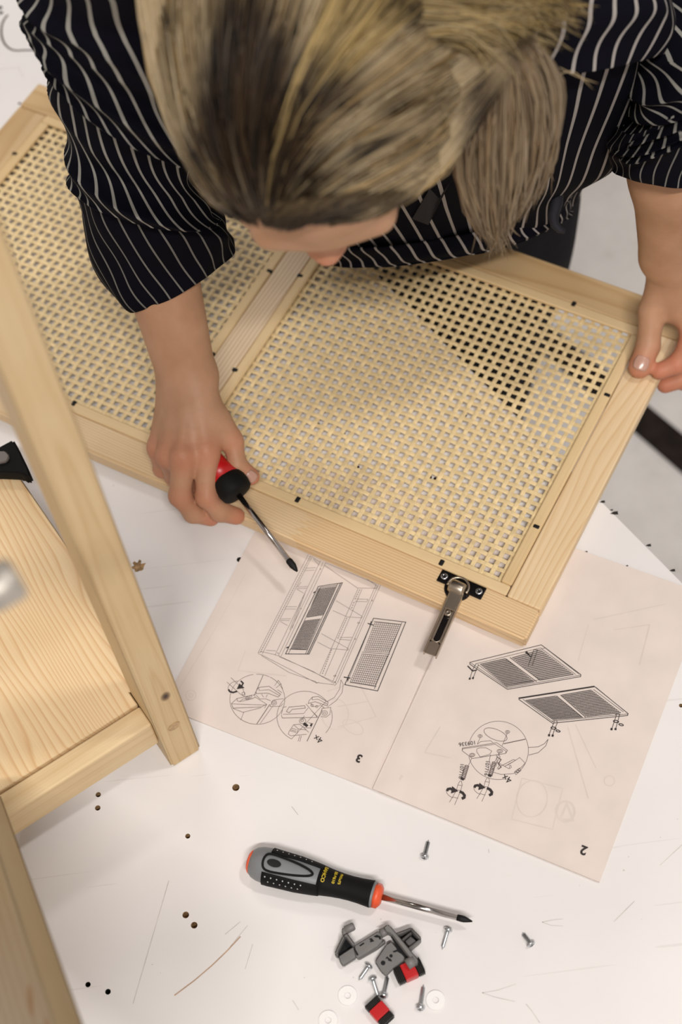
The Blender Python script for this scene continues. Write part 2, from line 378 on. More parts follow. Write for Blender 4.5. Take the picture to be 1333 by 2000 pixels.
# near stile in two finger-jointed lengths
fj = DL(577, 1060, .021)[0]
fin = [(fj+.0, vN), (fj-.010, vN+.004), (fj+.003, vN+.0085), (fj-.009, vN+.013), (fj+.004, vN+.0175), (fj-.008, vN+.0215), (fj+.004, vN+.026), (fj-.006, vN+.030), (fj+.0, vN2)]
def stile_piece(name, pts, mat):
    bm = bmesh.new(); cx = sum(p[0] for p in pts)/len(pts); cy = (vN+vN2)/2
    v = [bm.verts.new((x-cx, y-cy, -TT/2)) for x, y in pts]; f = bm.faces.new(v)
    r = bmesh.ops.extrude_face_region(bm, geom=[f]); bmesh.ops.translate(bm, vec=(0, 0, TT), verts=[q for q in r['geom'] if isinstance(q, bmesh.types.BMVert)])
    bmesh.ops.recalc_face_normals(bm, faces=bm.faces)
    es = [e for e in bm.edges if abs(e.verts[0].co.y-e.verts[1].co.y) < 1e-6 and abs(e.verts[0].co.x-e.verts[1].co.x) > .05]
    if name == 'right': pass
    es += [e for e in bm.edges if all(abs(q.co.x-(uR-cx)) < 1e-6 for q in e.verts)]
    bmesh.ops.bevel(bm, geom=list(set(es)), offset=.0022, segments=3, affect='EDGES')
    o = from_bm('near_stile', bm, mat, DR); o.location = (cx, cy, TT/2); return o
stile_piece('right', [(uR, vN), (uR, vN2)]+fin[::-1], M_stile)
stile_piece('left', fin+[(uL, vN2), (uL, vN)], pine('pine_stile_paler', (.76, .59, .38), (.52, .29, .11), 420, -.09, -.05, .003, .45, .4))
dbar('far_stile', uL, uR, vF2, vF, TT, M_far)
g = .0004
dbar('end_rail', uR2, uR, vN2+g, vF2-g, TT-.0006, M_rail, rotd=True)
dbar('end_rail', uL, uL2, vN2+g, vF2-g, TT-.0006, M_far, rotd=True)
dbar('middle_rail', uM0, uM1, vN2+g, vF2-g, TT, M_mid, rotd=True)
# beads holding the cane
BW = .0118; ZM = .0124
panels = ((uM1, uR2), (uL2, uM0))
for (a, b) in panels:
    for (v0, v1) in ((vN2, vN2+BW), (vF2-BW, vF2)):
        dbar('bead', a+.0006, b-.0006, v0+.0003, v1-.0003, .0044, M_bead, ZM+.0012, .0016)
    for (c, d) in ((a, a+BW), (b-BW, b)):
        dbar('bead', c+.0003, d-.0003, vN2+BW, vF2-BW, .0050, M_bead, ZM+.0012, .0022, rotd=True)
# woven strands
PIT, SW, STK = .0101, .0044, .0012
def strand_mesh(L, n, phase, amp):
    """flat strand along X weaving over and under every pitch"""
    vs = []; fs = []; seg = n*2+1; hw = SW/2
    for i in range(seg+1):
        t = i/seg; x = -L/2+L*t
        z = amp*math.cos(math.pi*(x/PIT+phase))
        for (yy, zz) in ((-hw, -STK*.3), (-hw, STK*.2), (-hw*.6, STK/2), (hw*.6, STK/2), (hw, STK*.2), (hw, -STK*.3)):
            vs.append((x, yy, z+zz))
    for i in range(seg):
        for k in range(6):
            j = (k+1) % 6; fs.append((i*6+k, (i+1)*6+k, (i+1)*6+j, i*6+j))
    me = bpy.data.meshes.new('cane_strand'); me.from_pydata(vs, [], fs); me.update(); me.materials.append(M_cane); return me
AMP = .0007
for (a, b) in panels:
    a2, b2 = a+BW-.004, b-BW+.004; v0, v1 = vN2+BW-.004, vF2-BW+.004
    LU, LV = b2-a2, v1-v0; nu, nv = int(LU/PIT), int(LV/PIT)
    cu, cv = (a2+b2)/2, (v0+v1)/2
    mU = [strand_mesh(LU, nu, ph, AMP) for ph in ((nu-1)/2 % 2, ((nu-1)/2+1) % 2)]
    mV = [strand_mesh(LV, nv, ph, AMP) for ph in ((nv-1)/2 % 2, ((nv-1)/2+1) % 2)]
    for j in range(nv):
        o = bpy.data.objects.new('cane_strand', mU[j % 2]); COL.objects.link(o); o.parent = DR
        o.location = (cu, cv+(j-(nv-1)/2)*PIT+random.gauss(0, .00025), ZM); o.rotation_euler[2] = random.gauss(0, .0010)
    for i in range(nu):
        o = bpy.data.objects.new('cane_strand', mV[(i+1) % 2]); COL.objects.link(o); o.parent = DR
        o.location = (cu+(i-(nu-1)/2)*PIT+random.gauss(0, .00025), cv, ZM); o.rotation_euler = (0, 0, math.pi/2+random.gauss(0, .0010))
# black retaining clips
for (x, y, r) in ((30, 303, 1), (527, 532, 1), (587, 541, 1), (145, 790, 0), (415, 693, 1), (460, 725, 1), (582, 978, 0), (863, 1101, 0), (1048, 1031, 1), (1186, 774, 1), (1121, 596, 0), (869, 503, 0)):
    l = DL(x, y, ZB+.016)
    bev_box('clip', .0046 if not r else .0066, .0066 if not r else .0046, .003, M_black, DR, .0012, 2, (l[0], l[1], .0176))
# hinge (a part of the door, with its own pieces)
hc = DL(901, 1145, .0215); dirp = DL(943, 1176, .0215)-DL(849, 1135, .0215); ha = math.atan2(dirp[1], dirp[0])
HN = bpy.data.objects.new('hinge', None); COL.objects.link(HN); HN.parent = DR; HN.location = (hc[0], hc[1], TT); HN.rotation_euler[2] = ha; HN.empty_display_size = .02
arm_end = DL(840, 1280, .026); rel = arm_end-np.array([hc[0], hc[1], 0]); ca, sa = math.cos(-ha), math.sin(-ha)
ax_, ay_ = rel[0]*ca-rel[1]*sa, rel[0]*sa+rel[1]*ca; aang = math.atan2(ay_, ax_); alen = math.hypot(ax_, ay_)
bev_box('hinge_plate', .046, .0135, .0018, M_darknickel, HN, .0009, 2, (0, 0.001, .0010))
bm = lathe([(0, .0128), (.0012, .0128), (.0016, .0122)], 32, 'Z'); o = from_bm('hinge_cup', bm, M_darknickel, HN); o.location = (-.001, -.0045, .0001)
# cup rim and pivot shell
vs, fs = tube([(-.001+.0098*math.cos(t), -.004+.0098*math.sin(t), .0040) for t in np.linspace(-.3, 3.4, 24)], [.0013]*24, 8); from_py('cup_rim', vs, fs, M_nickel, HN, True)
bm = lathe([(-.0078, .001), (-.0076, .0058), (-.005, .0068), (.005, .0068), (.0076, .0058), (.0078, .001)], 24); o = from_bm('pivot_barrel', bm, M_nickel, HN, True); o.location = (-.001, -.006, .0048)
for sx in (-.0178, .0178):
    bm = lathe([(0, .0035), (.0008, .0034), (.0013, .0026), (.0009, .0012), (.0004, .0004)], 20, 'Z'); o = from_bm('screw_head', bm, M_zinc, HN, True); o.location = (sx, .0012, .0017)
    bev_box('screw_cross', .0042, .0008, .0006, M_darknickel, HN, 0, loc=(sx, .0012, .0029), rot=(0, 0, .5+sx*20)); bev_box('screw_cross', .0042, .0008, .0006, M_darknickel, HN, 0, loc=(sx, .0012, .0029), rot=(0, 0, 2.07+sx*20))
# arm: U-channel with slot
AR = .0
def armpt(t, s, z): c, s_ = math.cos(aang), math.sin(aang); return (t*c-s*s_, t*s_+s*c, z)
def arm_box(name, t0, t1, s0, s1, z0, z1, mat, dz=0):
    vs = [armpt(t0, s0, z0), armpt(t1, s0, z0+dz), armpt(t1, s1, z0+dz), armpt(t0, s1, z0), armpt(t0, s0, z1), armpt(t1, s0, z1+dz), armpt(t1, s1, z1+dz), armpt(t0, s1, z1)]
    bm = bmesh.new(); v = [bm.verts.new(p) for p in vs]
    for f in ((0, 1, 2, 3), (4, 5, 6, 7), (0, 1, 5, 4), (1, 2, 6, 5), (2, 3, 7, 6), (3, 0, 4, 7)): bm.faces.new([v[i] for i in f])
    bmesh.ops.recalc_face_normals(bm, faces=bm.faces); bmesh.ops.bevel(bm, geom=bm.edges[:], offset=.0004, segments=1, affect='EDGES')
    return from_bm(name, bm, mat, HN, False)
for sgn in (-1, 1): arm_box('arm_flange', .010, alen, sgn*.0052, sgn*.0066, .0006, .0072, M_nickel)
arm_box('arm_web', .010, .030, -.0052, .0052, .0058, .0070, M_nickel)
arm_box('arm_web', alen-.014, alen, -.0052, .0052, .0050, .0062, M_nickel)
arm_box('arm_web', .030, alen-.012, -.0052, -.0030, .0050, .0062, M_nickel)
arm_box('arm_web', .030, alen-.012, .0030, .0052, .0050, .0062, M_nickel)
arm_box('arm_bed', .028, alen-.010, -.0034, .0034, .0012, .0022, M_darknickel)
bm = lathe([(0, .0034), (.004, .0034), (.0046, .0026), (.0040, .0010)], 20, 'Z'); o = from_bm('adjusting_screw', bm, M_nickel, HN, True); o.location = armpt(.033, 0, .0016)
vs, fs = tube([armpt(alen-.017+.0034*math.cos(t)*1.0, .0032*math.sin(t), .0060) for t in np.linspace(-1.6, 1.6, 14)], [.0006]*14, 6); from_py('slot_edge', vs, fs, M_nickel, HN, True)

# ------------------------------------------------------------------ shelving unit on the left
UA = math.radians(28.5)
ue = np.array([math.cos(UA), math.sin(UA)]); un = np.array([-math.sin(UA), math.cos(UA)])
FA = P(337, 1500, 0)[:2]
SU = thing('shelving_unit', 'pine shelving unit on the bench at left, post and board fitted', 'shelf', (FA[0], FA[1], 0), UA)
PWd, PDp = .0305, .044
# post: local X up
def post(name, px, py, L, mat):
    o = bev_box(name, L, PWd, PDp, mat, SU, .0022, 3)
    o.rotation_euler = (0, -math.pi/2, 0)       # local X -> up ; local Z -> -X(world-local)
    o.location = (px, py, L/2); return o
def post2(name, px, py, L, mat):
    bm = bmesh.new(); bmesh.ops.create_cube(bm, size=1); bmesh.ops.scale(bm, vec=(L, PDp, PWd), verts=bm.verts)
    bmesh.ops.bevel(bm, geom=bm.edges[:], offset=.0022, segments=3, affect='EDGES')
    o = from_bm(name, bm, mat, SU, True); o.modifiers.new('wn', 'WEIGHTED_NORMAL')
    # local X -> +Z, local Y -> +Y, local Z -> -X
    o.matrix_local = Matrix(((0, 0, -1, px), (0, 1, 0, py), (1, 0, 0, L/2), (0, 0, 0, 1))); return o
M_post = pine('pine_post_front', (.66, .50, .29), (.48, .28, .11), 190, -.03, 0, .005, .36, .5,
              knots=[(.133-.46, -.022, -.003, .0052, (.10, .045, .015)), (.133-.46, -.022, -.003, .0022, (.03, .015, .01))])
post2('post', PWd/2, PDp/2, .92, M_post)
post2('post', -.40, PDp/2, .92, M_post)
post2('post', PWd/2, .50+PDp/2, .30, M_post) if False else None
# dowel plug
bm = lathe([(0, .0060), (.0004, .0060)], 20, 'Z'); o = from_bm('dowel_plug', bm, plain('dowel_end', (.50, .33, .17), .6, noise=.3, scale=300), SU)
o.rotation_euler = (math.pi/2, 0, 0); o.location = (.0155, -.0001, .0745)
# front rail
RL = .40-PWd/2
o = bev_box('front_rail', RL, .021, .041, M_unitrail, SU, .0022, 3, (-RL/2-.0002, .0175, .0665))
o = bev_box('shelf_board', .40-PWd/2, .345, .018, M_board, SU, .0015, 2)
# board grain runs front to back, notched round the post
COL.objects.unlink(o); bpy.data.objects.remove(o)
ypts = [(-.372, .0300), (-.0006, .0300), (-.0006, .0448), (.026, .0448), (.026, .345), (-.372, .345)]
o = prism('shelf_board', [(y-.18, -(x+.17)) for x, y in ypts], -.009, .009, M_board, SU, .0012, 2); o.rotation_euler = (0, 0, math.pi/2); o.location = (-.17, .18, .0782)
# metal shelf pin reaching out from the left post
kq = PD(35, 1125, .70); kl = np.array([(kq[:2]-FA) @ ue, (kq[:2]-FA) @ un, kq[2]])
SPn = bpy.data.objects.new('pin', None)
bm = lathe([(0, .0045), (.30+kl[0], .0045), (.31+kl[0]-.004, .007), (.400+kl[0]-.02, .0072), (.400+kl[0]-.015, .0105), (.400+kl[0]-.002, .0108), (.400+kl[0], .009)], 20)
o = from_bm('shelf_pin', bm, plain('dull_metal', (.45, .42, .38), .45, .6, noise=.2), SU, True); o['label'] = 'dull grey metal pin reaching in close to the lens'
o.location = (-.400, kl[1], kl[2])
# bracket of the left post carrying the pin
bev_box('pin_arm', .03, abs(kl[1])+.03, .02, M_unitrail, SU, .002, 2, (-.405, (kl[1])/2+.01, kl[2]))

# black clamp on the shelf board
cq = [P(x, y, .092) for x, y in ((-60, 905), (-20, 893), (0, 888), (22, 876), (32, 871), (42, 888), (60, 925), (66, 940), (58, 944), (46, 936), (0, 934), (-60, 936))]
CL = thing('spring_clamp', 'black plastic clamp jaw lying on the shelf board behind the post', 'clamp', (cq[2][0], cq[2][1], .0885))
pts2 = [(p[0]-cq[2][0], p[1]-cq[2][1]) for p in cq]
prism('jaw', pts2, 0, .016, M_rubber, CL, .002)
gq = [P(x, y, .106) for x, y in ((-60, 890), (-5, 884), (12, 884), (20, 893), (14, 903), (-10, 908), (-60, 906))]
prism('jaw_highlight', [(p[0]-cq[2][0], p[1]-cq[2][1]) for p in gq], .016, .021, plain('grey_highlight', (.16, .14, .13), .5), CL, .001)  # highlight on the black jaw, painted as a raised grey slab

# plank leaning up towards the viewer at lower left
pq0, pq1 = PD(20, 1600, 1.12), PD(165, 2000, .86)
s0, s1 = PD(-22, 1612, 1.11), PD(107, 2000, .85)
X = (pq1-pq0)/np.linalg.norm(pq1-pq0)
Yv = ((s0-pq0)+(s1-pq1))/2; Yv -= X*(Yv @ X); wth = np.linalg.norm(Yv); Yv /= wth; Zv = np.cross(X, Yv)
cen = CC-pq0
if Zv @ cen < 0: Zv = -Zv; flip = True
# narrow edge face lies in X-Y (towards camera); the broad face falls away behind its left side
PB = .15
org = pq0+X*.12+Yv*wth/2
Yb = Yv*.90+Zv*(-.43); Yb /= np.linalg.norm(Yb)
def quad_solid(name, corners_top, thick_dir, th, mat, label, cat):
    pass
# cross-section: p0 (right top edge), p1 (left top edge), then broad face down-left
dr = np.array([-.40, 0, -.92]); dr -= X*(dr @ X); dr /= np.linalg.norm(dr)
cs = [np.zeros(3), Yv*wth, Yv*wth+dr*.125, dr*.125+Yv*wth*.1, dr*.03]
L0, L1 = -.05, .42
vs = []; fs = []
for t in (L0, L1):
    for c in cs: vs.append(pq0+X*t+c)
n = len(cs)
fs = [tuple(range(n)), tuple(range(n, 2*n))[::-1]]+[(k, k+n, (k+1) % n+n, (k+1) % n) for k in range(n)]
ctr = pq0+X*.16; Rm = np.array([X, Yv, np.cross(X, Yv)])
vs = [Rm @ (v-ctr) for v in vs]
bm = bmesh.new(); bv = [bm.verts.new(v) for v in vs]
for f in fs: bm.faces.new([bv[i] for i in f])
bmesh.ops.recalc_face_normals(bm, faces=bm.faces); bmesh.ops.bevel(bm, geom=bm.edges[:], offset=.002, segments=2, affect='EDGES')
kn = []
nf = np.cross(X, dr); 
for (kx, ky, kr) in ((62, 1955, .010), (-8, 1950, .016), (95, 2010, .007)):
    d_ = FW*FP+RT*(kx-666.5)-UP*(ky-1000); t_ = ((s0-CC) @ nf)/(d_ @ nf); w_ = Rm @ (CC+d_*t_-ctr); kn.append((float(w_[0]), float(w_[1]), float(w_[2]), kr, (.26, .12, .02)))
M_plank = pine('pine_plank_knotty', (.37, .28, .17), (.26, .15, .05), 60, .05, -.05, .012, .35, .5, knots=kn)  # wood tone darkened overall to carry the shade on its broad face
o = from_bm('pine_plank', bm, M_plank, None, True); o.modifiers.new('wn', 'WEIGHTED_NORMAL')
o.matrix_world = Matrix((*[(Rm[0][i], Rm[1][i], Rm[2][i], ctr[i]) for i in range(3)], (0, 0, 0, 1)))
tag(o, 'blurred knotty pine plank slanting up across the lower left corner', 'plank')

# ------------------------------------------------------------------ booklet
BK = thing('instruction_booklet', 'open assembly booklet with line drawings, lying partly under the door', 'booklet', tuple(P(728, 1543, 0)))
bo_ = np.array(P(728, 1543, 0))
def curl(s): return .0014*math.exp(-((s-.05)/.06)**2)-(.0012 if s < .008 else 0)
def page_curl(p):
    d = np.array([p[0], p[1]])-bo_[:2]; x = d @ np.array([math.cos(-.523), math.sin(-.523)]); return curl(abs(x)/.21)
def page(name, ang, w0, w1, h, z0, z1, mat, dx=0, dy=0, top=True):
    e = np.array([math.cos(ang), math.sin(ang)]); n = np.array([-e[1], e[0]])
    vs = []; nx = 40
    xs = w0+(w1-w0)*np.linspace(0, 1, nx+1)**1.6 if w0 >= 0 else w1-(w1-w0)*np.linspace(1, 0, nx+1)**1.6
    for zt in (0, 1):
        for x in xs:
            s = abs(x)/.21; cu_ = (curl(s) if w0 < 0 else curl(max(s, .0081))) if top else 0
            for y in (0, h):
                p = e*(x+dx)+n*(y+dy); vs.append((p[0], p[1], (z1+cu_) if zt else z0+(cu_ if top else 0)*.0))
    m = (nx+1)*2; fs = []
    for i in range(nx):
        a = i*2; fs += [(a, a+2, a+3, a+1), (m+a, m+a+1, m+a+3, m+a+2), (a, m+a, m+a+2, a+2), (a+1, a+3, m+a+3, m+a+1)]
    fs += [(0, 1, m+1, m), (2*nx, m+2*nx, m+2*nx+1, 2*nx+1)]
    bm = bmesh.new(); bv = [bm.verts.new(v) for v in vs]
    for f in fs: bm.faces.new([bv[i] for i in f])
    bmesh.ops.recalc_face_normals(bm, faces=bm.faces)
    return from_bm(name, bm, mat, BK)
aR, aL = -.53045434, -.51575363
ZP = .0030
page('sheet', aR, .0003, .210, .297, .0020, ZP, M_paper)
page('sheet', aR, .0, .2095, .2965, .0002, .0019, M_paperedge, 0, .0004, False)
page('sheet', aL, -.2100, .0052, .297, .0009, .0013, M_paper)
page('sheet', aL, -.2095, .0050, .2965, .0002, .0008, M_paperedge, 0, .0004, False)
ZL = .0013
def prt(name, lines, mat, z, wd=.0005, lab=None):
    pl = []
    for L in lines:
        w_ = wd
        if isinstance(L, tuple): L, w_ = L
        pl.append((pxl(L, z), w_))
    o = marks(name, pl, mat, BK, z, bo_, page_curl)
    if lab: o['label'] = lab
    return o
def ell(cx, cy, rx, ry, rot=0, a0=0, a1=360, n=40):
    o = []
    for t in np.linspace(math.radians(a0), math.radians(a1), n):
        x, y = rx*math.cos(t), ry*math.sin(t); c, s = math.cos(math.radians(rot)), math.sin(math.radians(rot)); o.append((cx+x*c-y*s, cy+x*s+y*c))
    return o
def hatch(q, nu, nv, wu, wv):
    a, b, c, d = [np.array(p, float) for p in q]; out = []
    for i in range(nu+1):
        t = i/nu; out.append(([tuple(a+(b-a)*t), tuple(d+(c-d)*t)], wu))
    for i in range(nv+1):
        t = i/nv; out.append(([tuple(a+(d-a)*t), tuple(b+(c-b)*t)], wv))
    return out
def T(lines, ox, oy, s):
    out = []
    for L in lines:
        if isinstance(L, tuple) and isinstance(L[1], float): out.append((crop(ox, oy, s, L[0]), L[1]))
        else: out.append(crop(ox, oy, s, L))
    return out
A7 = (430, 1050, 3.3325); A8 = (860, 1230, 3.3325)
CT = .00034
shelf = [[(575, 110), (248, 750)], [(600, 122), (275, 757)], [(655, 150), (358, 765)], [(672, 160), (380, 770)], [(690, 160), (398, 772)],
 [(560, 200), (625, 195)], [(550, 215), (615, 212)], [(505, 322), (570, 318)], [(500, 332), (565, 330)], [(425, 450), (500, 450)], [(420, 465), (495, 465)], [(395, 530), (460, 528)], [(392, 540), (455, 540)], [(300, 733), (365, 738)],
 [(605, 130), (650, 160)], [(610, 140), (645, 180)], [(500, 335), (545, 362)], [(505, 320), (528, 290)], [(392, 545), (440, 572)],
 [(248, 750), (270, 742), (360, 762), (380, 770)], [(248, 755), (275, 765), (620, 942), (745, 958)], [(270, 768), (450, 878), (625, 938)], [(380, 768), (735, 935)], [(385, 775), (600, 868), (745, 950)],
 [(1020, 300), (735, 935)], [(1045, 310), (765, 945)], [(1032, 305), (750, 945)], [(900, 330), (650, 890)], [(925, 335), (682, 900)],
 [(890, 400), (965, 402)], [(880, 415), (955, 418)], [(965, 402), (955, 418)], [(780, 650), (860, 650)], [(775, 662), (850, 668)],
 [(680, 180), (895, 328), (1020, 330)], [(690, 165), (1015, 300)], [(950, 265), (1025, 318), (1020, 330)], [(755, 410), (925, 512), (925, 522)], [(735, 475), (828, 516), (925, 522)],
 [(660, 625), (835, 722), (835, 732)], [(635, 680), (715, 722), (835, 732)], [(735, 935), (760, 950), (745, 965)], [(620, 935), (628, 948), (645, 942)],
 ell(655, 205, 3, 3, n=8), ell(527, 462, 3, 3, n=8), ell(378, 752, 3, 3, n=8), ell(992, 410, 3, 3, n=8), ell(880, 660, 4, 4, n=8), ell(903, 555, 8, 4, n=10), ell(748, 900, 8, 4, n=10), ell(750, 940, 3, 3, n=8),
 [(560, 345), (470, 590)], [(540, 385), (455, 600)]]
for k in range(46):
    t = (k+.5)/46; x, y = 590+(262-590)*t, 118+(750-118)*t; shelf.append(([(x-3, y+4), (x+3, y-5)], .0006))
for (a, b) in (((912, 335), (878, 405)), ((875, 415), (855, 465)), ((828, 520), (765, 660)), ((728, 725), (666, 890))):
    n = int(math.hypot(a[0]-b[0], a[1]-b[1])/15)
    for k in range(n):
        t = (k+.5)/n; x, y = a[0]+(b[0]-a[0])*t, a[1]+(b[1]-a[1])*t; shelf.append(([(x-3, y+4), (x+3, y-4)], .0006))
prt('shelf_drawing', T(shelf, *A7), M_inkthin, ZL+.0002, CT)
p1 = [([(640, 318), (797, 294), (580, 758), (427, 757), (640, 318)], .0007), ([(767, 300), (557, 757)], .0005), ([(785, 297), (570, 757)], .0008), ([(650, 325), (760, 310)], .0005), ([(655, 322), (445, 757)], .0004),
      ([(566, 518), (672, 502)], .0006), ([(550, 543), (655, 530)], .0006), ([(452, 727), (565, 730)], .0005), ([(608, 360), (622, 352)], .0012), ([(432, 718), (447, 712)], .0012)]
p1 += hatch([(640, 335), (757, 320), (672, 502), (565, 517)], 10, 22, .00035, .00062)+hatch([(550, 543), (652, 530), (565, 728), (462, 722)], 10, 22, .00035, .00062)
p2 = [([(1000, 525), (1210, 550), (1027, 998), (813, 957), (1000, 525)], .0007), ([(990, 550), (830, 940)], .0004), ([(1185, 552), (1005, 985)], .0005), ([(1000, 545), (1180, 565)], .0004), ([(925, 745), (1105, 760)], .0005), ([(922, 757), (1098, 772)], .0005),
      ([(845, 942), (1020, 970)], .0004), ([(962, 558), (1000, 570)], .0010), ([(985, 545), (975, 585)], .0008), ([(806, 908), (850, 915)], .0010), ([(838, 895), (830, 930)], .0008)]
p2 += hatch([(1010, 550), (1178, 567), (1100, 747), (938, 738)], 13, 14, .00034, .00034)+hatch([(925, 757), (1090, 772), (1008, 965), (848, 938)], 13, 14, .00034, .00034)
prt('door_drawing', T(p1, *A7)+T(p2, *A7), M_ink, ZL+.00035, .0005)
c1 = [([(282, 893), (222, 1030)], .0005), ([(325, 1085), (240, 1212)], .0006), [(345, 1095), (262, 1210)], ([(305, 1085), (270, 1102), (85, 1110), (75, 1080), (110, 1048), (210, 1025), (232, 1022)], .0004),
 [(75, 1082), (300, 1090)], [(110, 1045), (112, 1062), (128, 1068), (150, 1050), (215, 1048)], [(128, 1068), (205, 1050), (228, 1040)], [(225, 1035), (305, 1085), (290, 1110)],
 ([(235, 1000), (252, 975), (320, 968), (395, 1020), (380, 1038), (310, 1012), (235, 1015), (235, 1000)], .0004), [(252, 975), (255, 995), (320, 990), (390, 1030)], ell(178, 1045, 13, 10, n=14), ell(178, 1045, 6, 5, n=10), ell(200, 1035, 8, 7, n=10),
 ell(352, 1075, 17, 15, n=18), ell(352, 1075, 8, 7, n=12), [(325, 1100), (345, 1060), (360, 1055), (415, 1048)], [(325, 1100), (395, 1098), (412, 1080)], [(235, 1025), (260, 1050), (300, 1050), (330, 1062)], [(270, 1018), (285, 1040)], [(310, 1020), (300, 1040)],
 [(85, 1112), (150, 1137), (268, 1107)], [(155, 1137), (135, 1188)], [(355, 965), (380, 928)], [(365, 978), (400, 950)], [(380, 928), (400, 960), (410, 995)], [(375, 990), (405, 1010)],
 [(45, 940), (132, 1018), (160, 1035)], [(72, 912), (150, 985), (163, 1030)], ell(153, 1015, 10, 10, n=12),
 ell(103, 972, 52, 36, -20, 150, 300, 16), ([(55, 988), (65, 1003), (85, 1008), (112, 1000)], .0016), ([(135, 932), (151, 948), (140, 968)], .0014), ([(128, 958), (118, 980), (148, 975), (128, 958)], .0016), ([(125, 970), (138, 972)], .002)]
c1.append(ell(243, 1052, 179, 163, 0, -62, 262, 60)); c1.append(ell(243, 1052, 179, 163, 0, 268, 296, 8))
c2 = [ell(551, 1165, 180, 165, 0, -38, 90, 30)[0:1]+ell(551, 1165, 180, 165, 0, 118, 322, 46), ell(551, 1165, 180, 165, 0, -15, 40, 18), ([(665, 1122), (567, 1325)], .0006), [(550, 1160), (530, 1190)],
 ([(400, 1155), (405, 1174), (635, 1170), (598, 1128)], .0004), [(400, 1150), (410, 1105), (432, 1100)], [(410, 1150), (545, 1145), (575, 1108)], ([(432, 1132), (450, 1103), (552, 1094), (556, 1110), (470, 1118), (452, 1140), (432, 1132)], .0004),
 ([(580, 1062), (602, 1038), (640, 1034), (705, 1072), (698, 1095), (620, 1068), (575, 1080), (580, 1062)], .0004), [(602, 1038), (600, 1055), (640, 1052), (700, 1085)], [(560, 1082), (600, 1130), (635, 1165)], [(590, 1075), (605, 1100), (650, 1095)], ell(600, 1092, 9, 8, n=10), ell(630, 1100, 8, 7, n=10), [(650, 1085), (680, 1110)],
 ell(682, 1142, 18, 16, n=18), ell(682, 1142, 8, 7, n=12), [(650, 1160), (665, 1112), (722, 1105), (716, 1150), (692, 1168), (655, 1165)],
 ell(538, 1193, 21, 18, n=18), ell(535, 1190, 10, 8, n=10), ([(545, 1208), (570, 1228)], .0026), [(575, 1205), (605, 1210), (590, 1240), (545, 1237)], ([(598, 1212), (590, 1228)], .0016),
 [(450, 1262), (480, 1218), (520, 1215), (560, 1250), (578, 1268)], [(445, 1278), (460, 1290), (565, 1280)], [(450, 1262), (445, 1280)], [(480, 1218), (510, 1245), (560, 1252)], [(510, 1245), (500, 1278)], [(520, 1290), (508, 1326)], [(530, 1290), (520, 1328)],
 [(465, 1240), (500, 1250)], [(458, 1250), (498, 1260)], [(455, 1258), (495, 1268)],
 [(788, 925), (803, 955), (795, 1010), (758, 1060), (700, 1102)], [(788, 925), (780, 985), (745, 1040), (695, 1068)]]
thick = lambda L: isinstance(L, tuple) and isinstance(L[1], float) and L[1] >= .0014
prt('detail_drawing', T([L for L in c1+c2 if not thick(L)], *A7), M_inkthin, ZL+.00045, CT)
prt('arrow_mark', T([L for L in c1+c2 if thick(L)], *A7), M_ink, ZL+.00055, CT)
# right page
def hatchq(q): return hatch(q, 22, 16, .0003, .00058)
pa = [([(195, 212), (660, 98), (918, 292), (916, 305), (440, 388), (195, 225), (195, 212)], .0006), ([(200, 215), (440, 378), (915, 295)], .0004), ([(232, 222), (655, 118), (885, 292)], .0004), ([(685, 118), (905, 288)], .0004), ([(660, 98), (685, 118), (660, 125)], .0004),
      ([(428, 188), (630, 338)], .0006), ([(455, 180), (652, 330)], .0006), ([(245, 225), (440, 372)], .0004), ([(428, 360), (870, 292)], .0003), ([(180, 235), (212, 268), (240, 262)], .0012), ([(235, 220), (212, 262), (194, 322)], .0005), ([(252, 228), (235, 265), (214, 318)], .0005),
      ([(196, 312), (192, 325)], .0016), ([(217, 308), (213, 321)], .0016), ([(556, 145), (592, 178), (600, 165)], .0010), ([(612, 128), (575, 235)], .0005), ([(636, 130), (600, 232)], .0005), ([(560, 140), (580, 165)], .0016), ([(610, 128), (640, 132)], .0006)]
pa += hatchq([(262, 225), (425, 188), (615, 338), (440, 368)])+hatchq([(470, 182), (655, 130), (868, 290), (655, 328)])
pb = [([(512, 448), (1005, 368), (1225, 545), (1222, 558), (732, 608), (512, 452)], .0006), ([(512, 446), (1005, 369)], .0014), ([(540, 452), (728, 595), (1222, 548)], .0004), ([(1005, 368), (1020, 378), (1205, 530)], .0005), ([(1000, 388), (1195, 535)], .0004),
      ([(758, 430), (930, 572)], .0006), ([(785, 425), (950, 570)], .0006), ([(745, 597), (725, 645), (708, 690)], .0005), ([(766, 602), (748, 645), (732, 692)], .0005), ([(712, 680), (709, 694)], .0018), ([(736, 682), (732, 696)], .0018),
      (ell(740, 640, 17, 7, 10, n=14), .0008), (ell(769, 659, 14, 6, 15, n=12), .0008), ([(1150, 552), (1118, 650)], .0005), ([(1170, 553), (1143, 650)], .0005), ([(1119, 640), (1116, 654)], .0018), ([(1145, 640), (1142, 653)], .0018),
      (ell(1147, 597, 17, 7, 10, n=14), .0008), (ell(1180, 618, 15, 6, 15, n=12), .0008), (ell(748, 600, 16, 8, 0, 180, 360, n=10), .0005), (ell(1158, 555, 16, 8, 0, 180, 360, n=10), .0005)]
pb += hatchq([(558, 460), (752, 432), (922, 570), (735, 585)])+hatchq([(792, 425), (985, 392), (1178, 540), (955, 565)])
prt('door_drawing', T(pa, *A8)+T(pb, *A8), M_ink, ZP+.00165*.2+.0001, .0005)
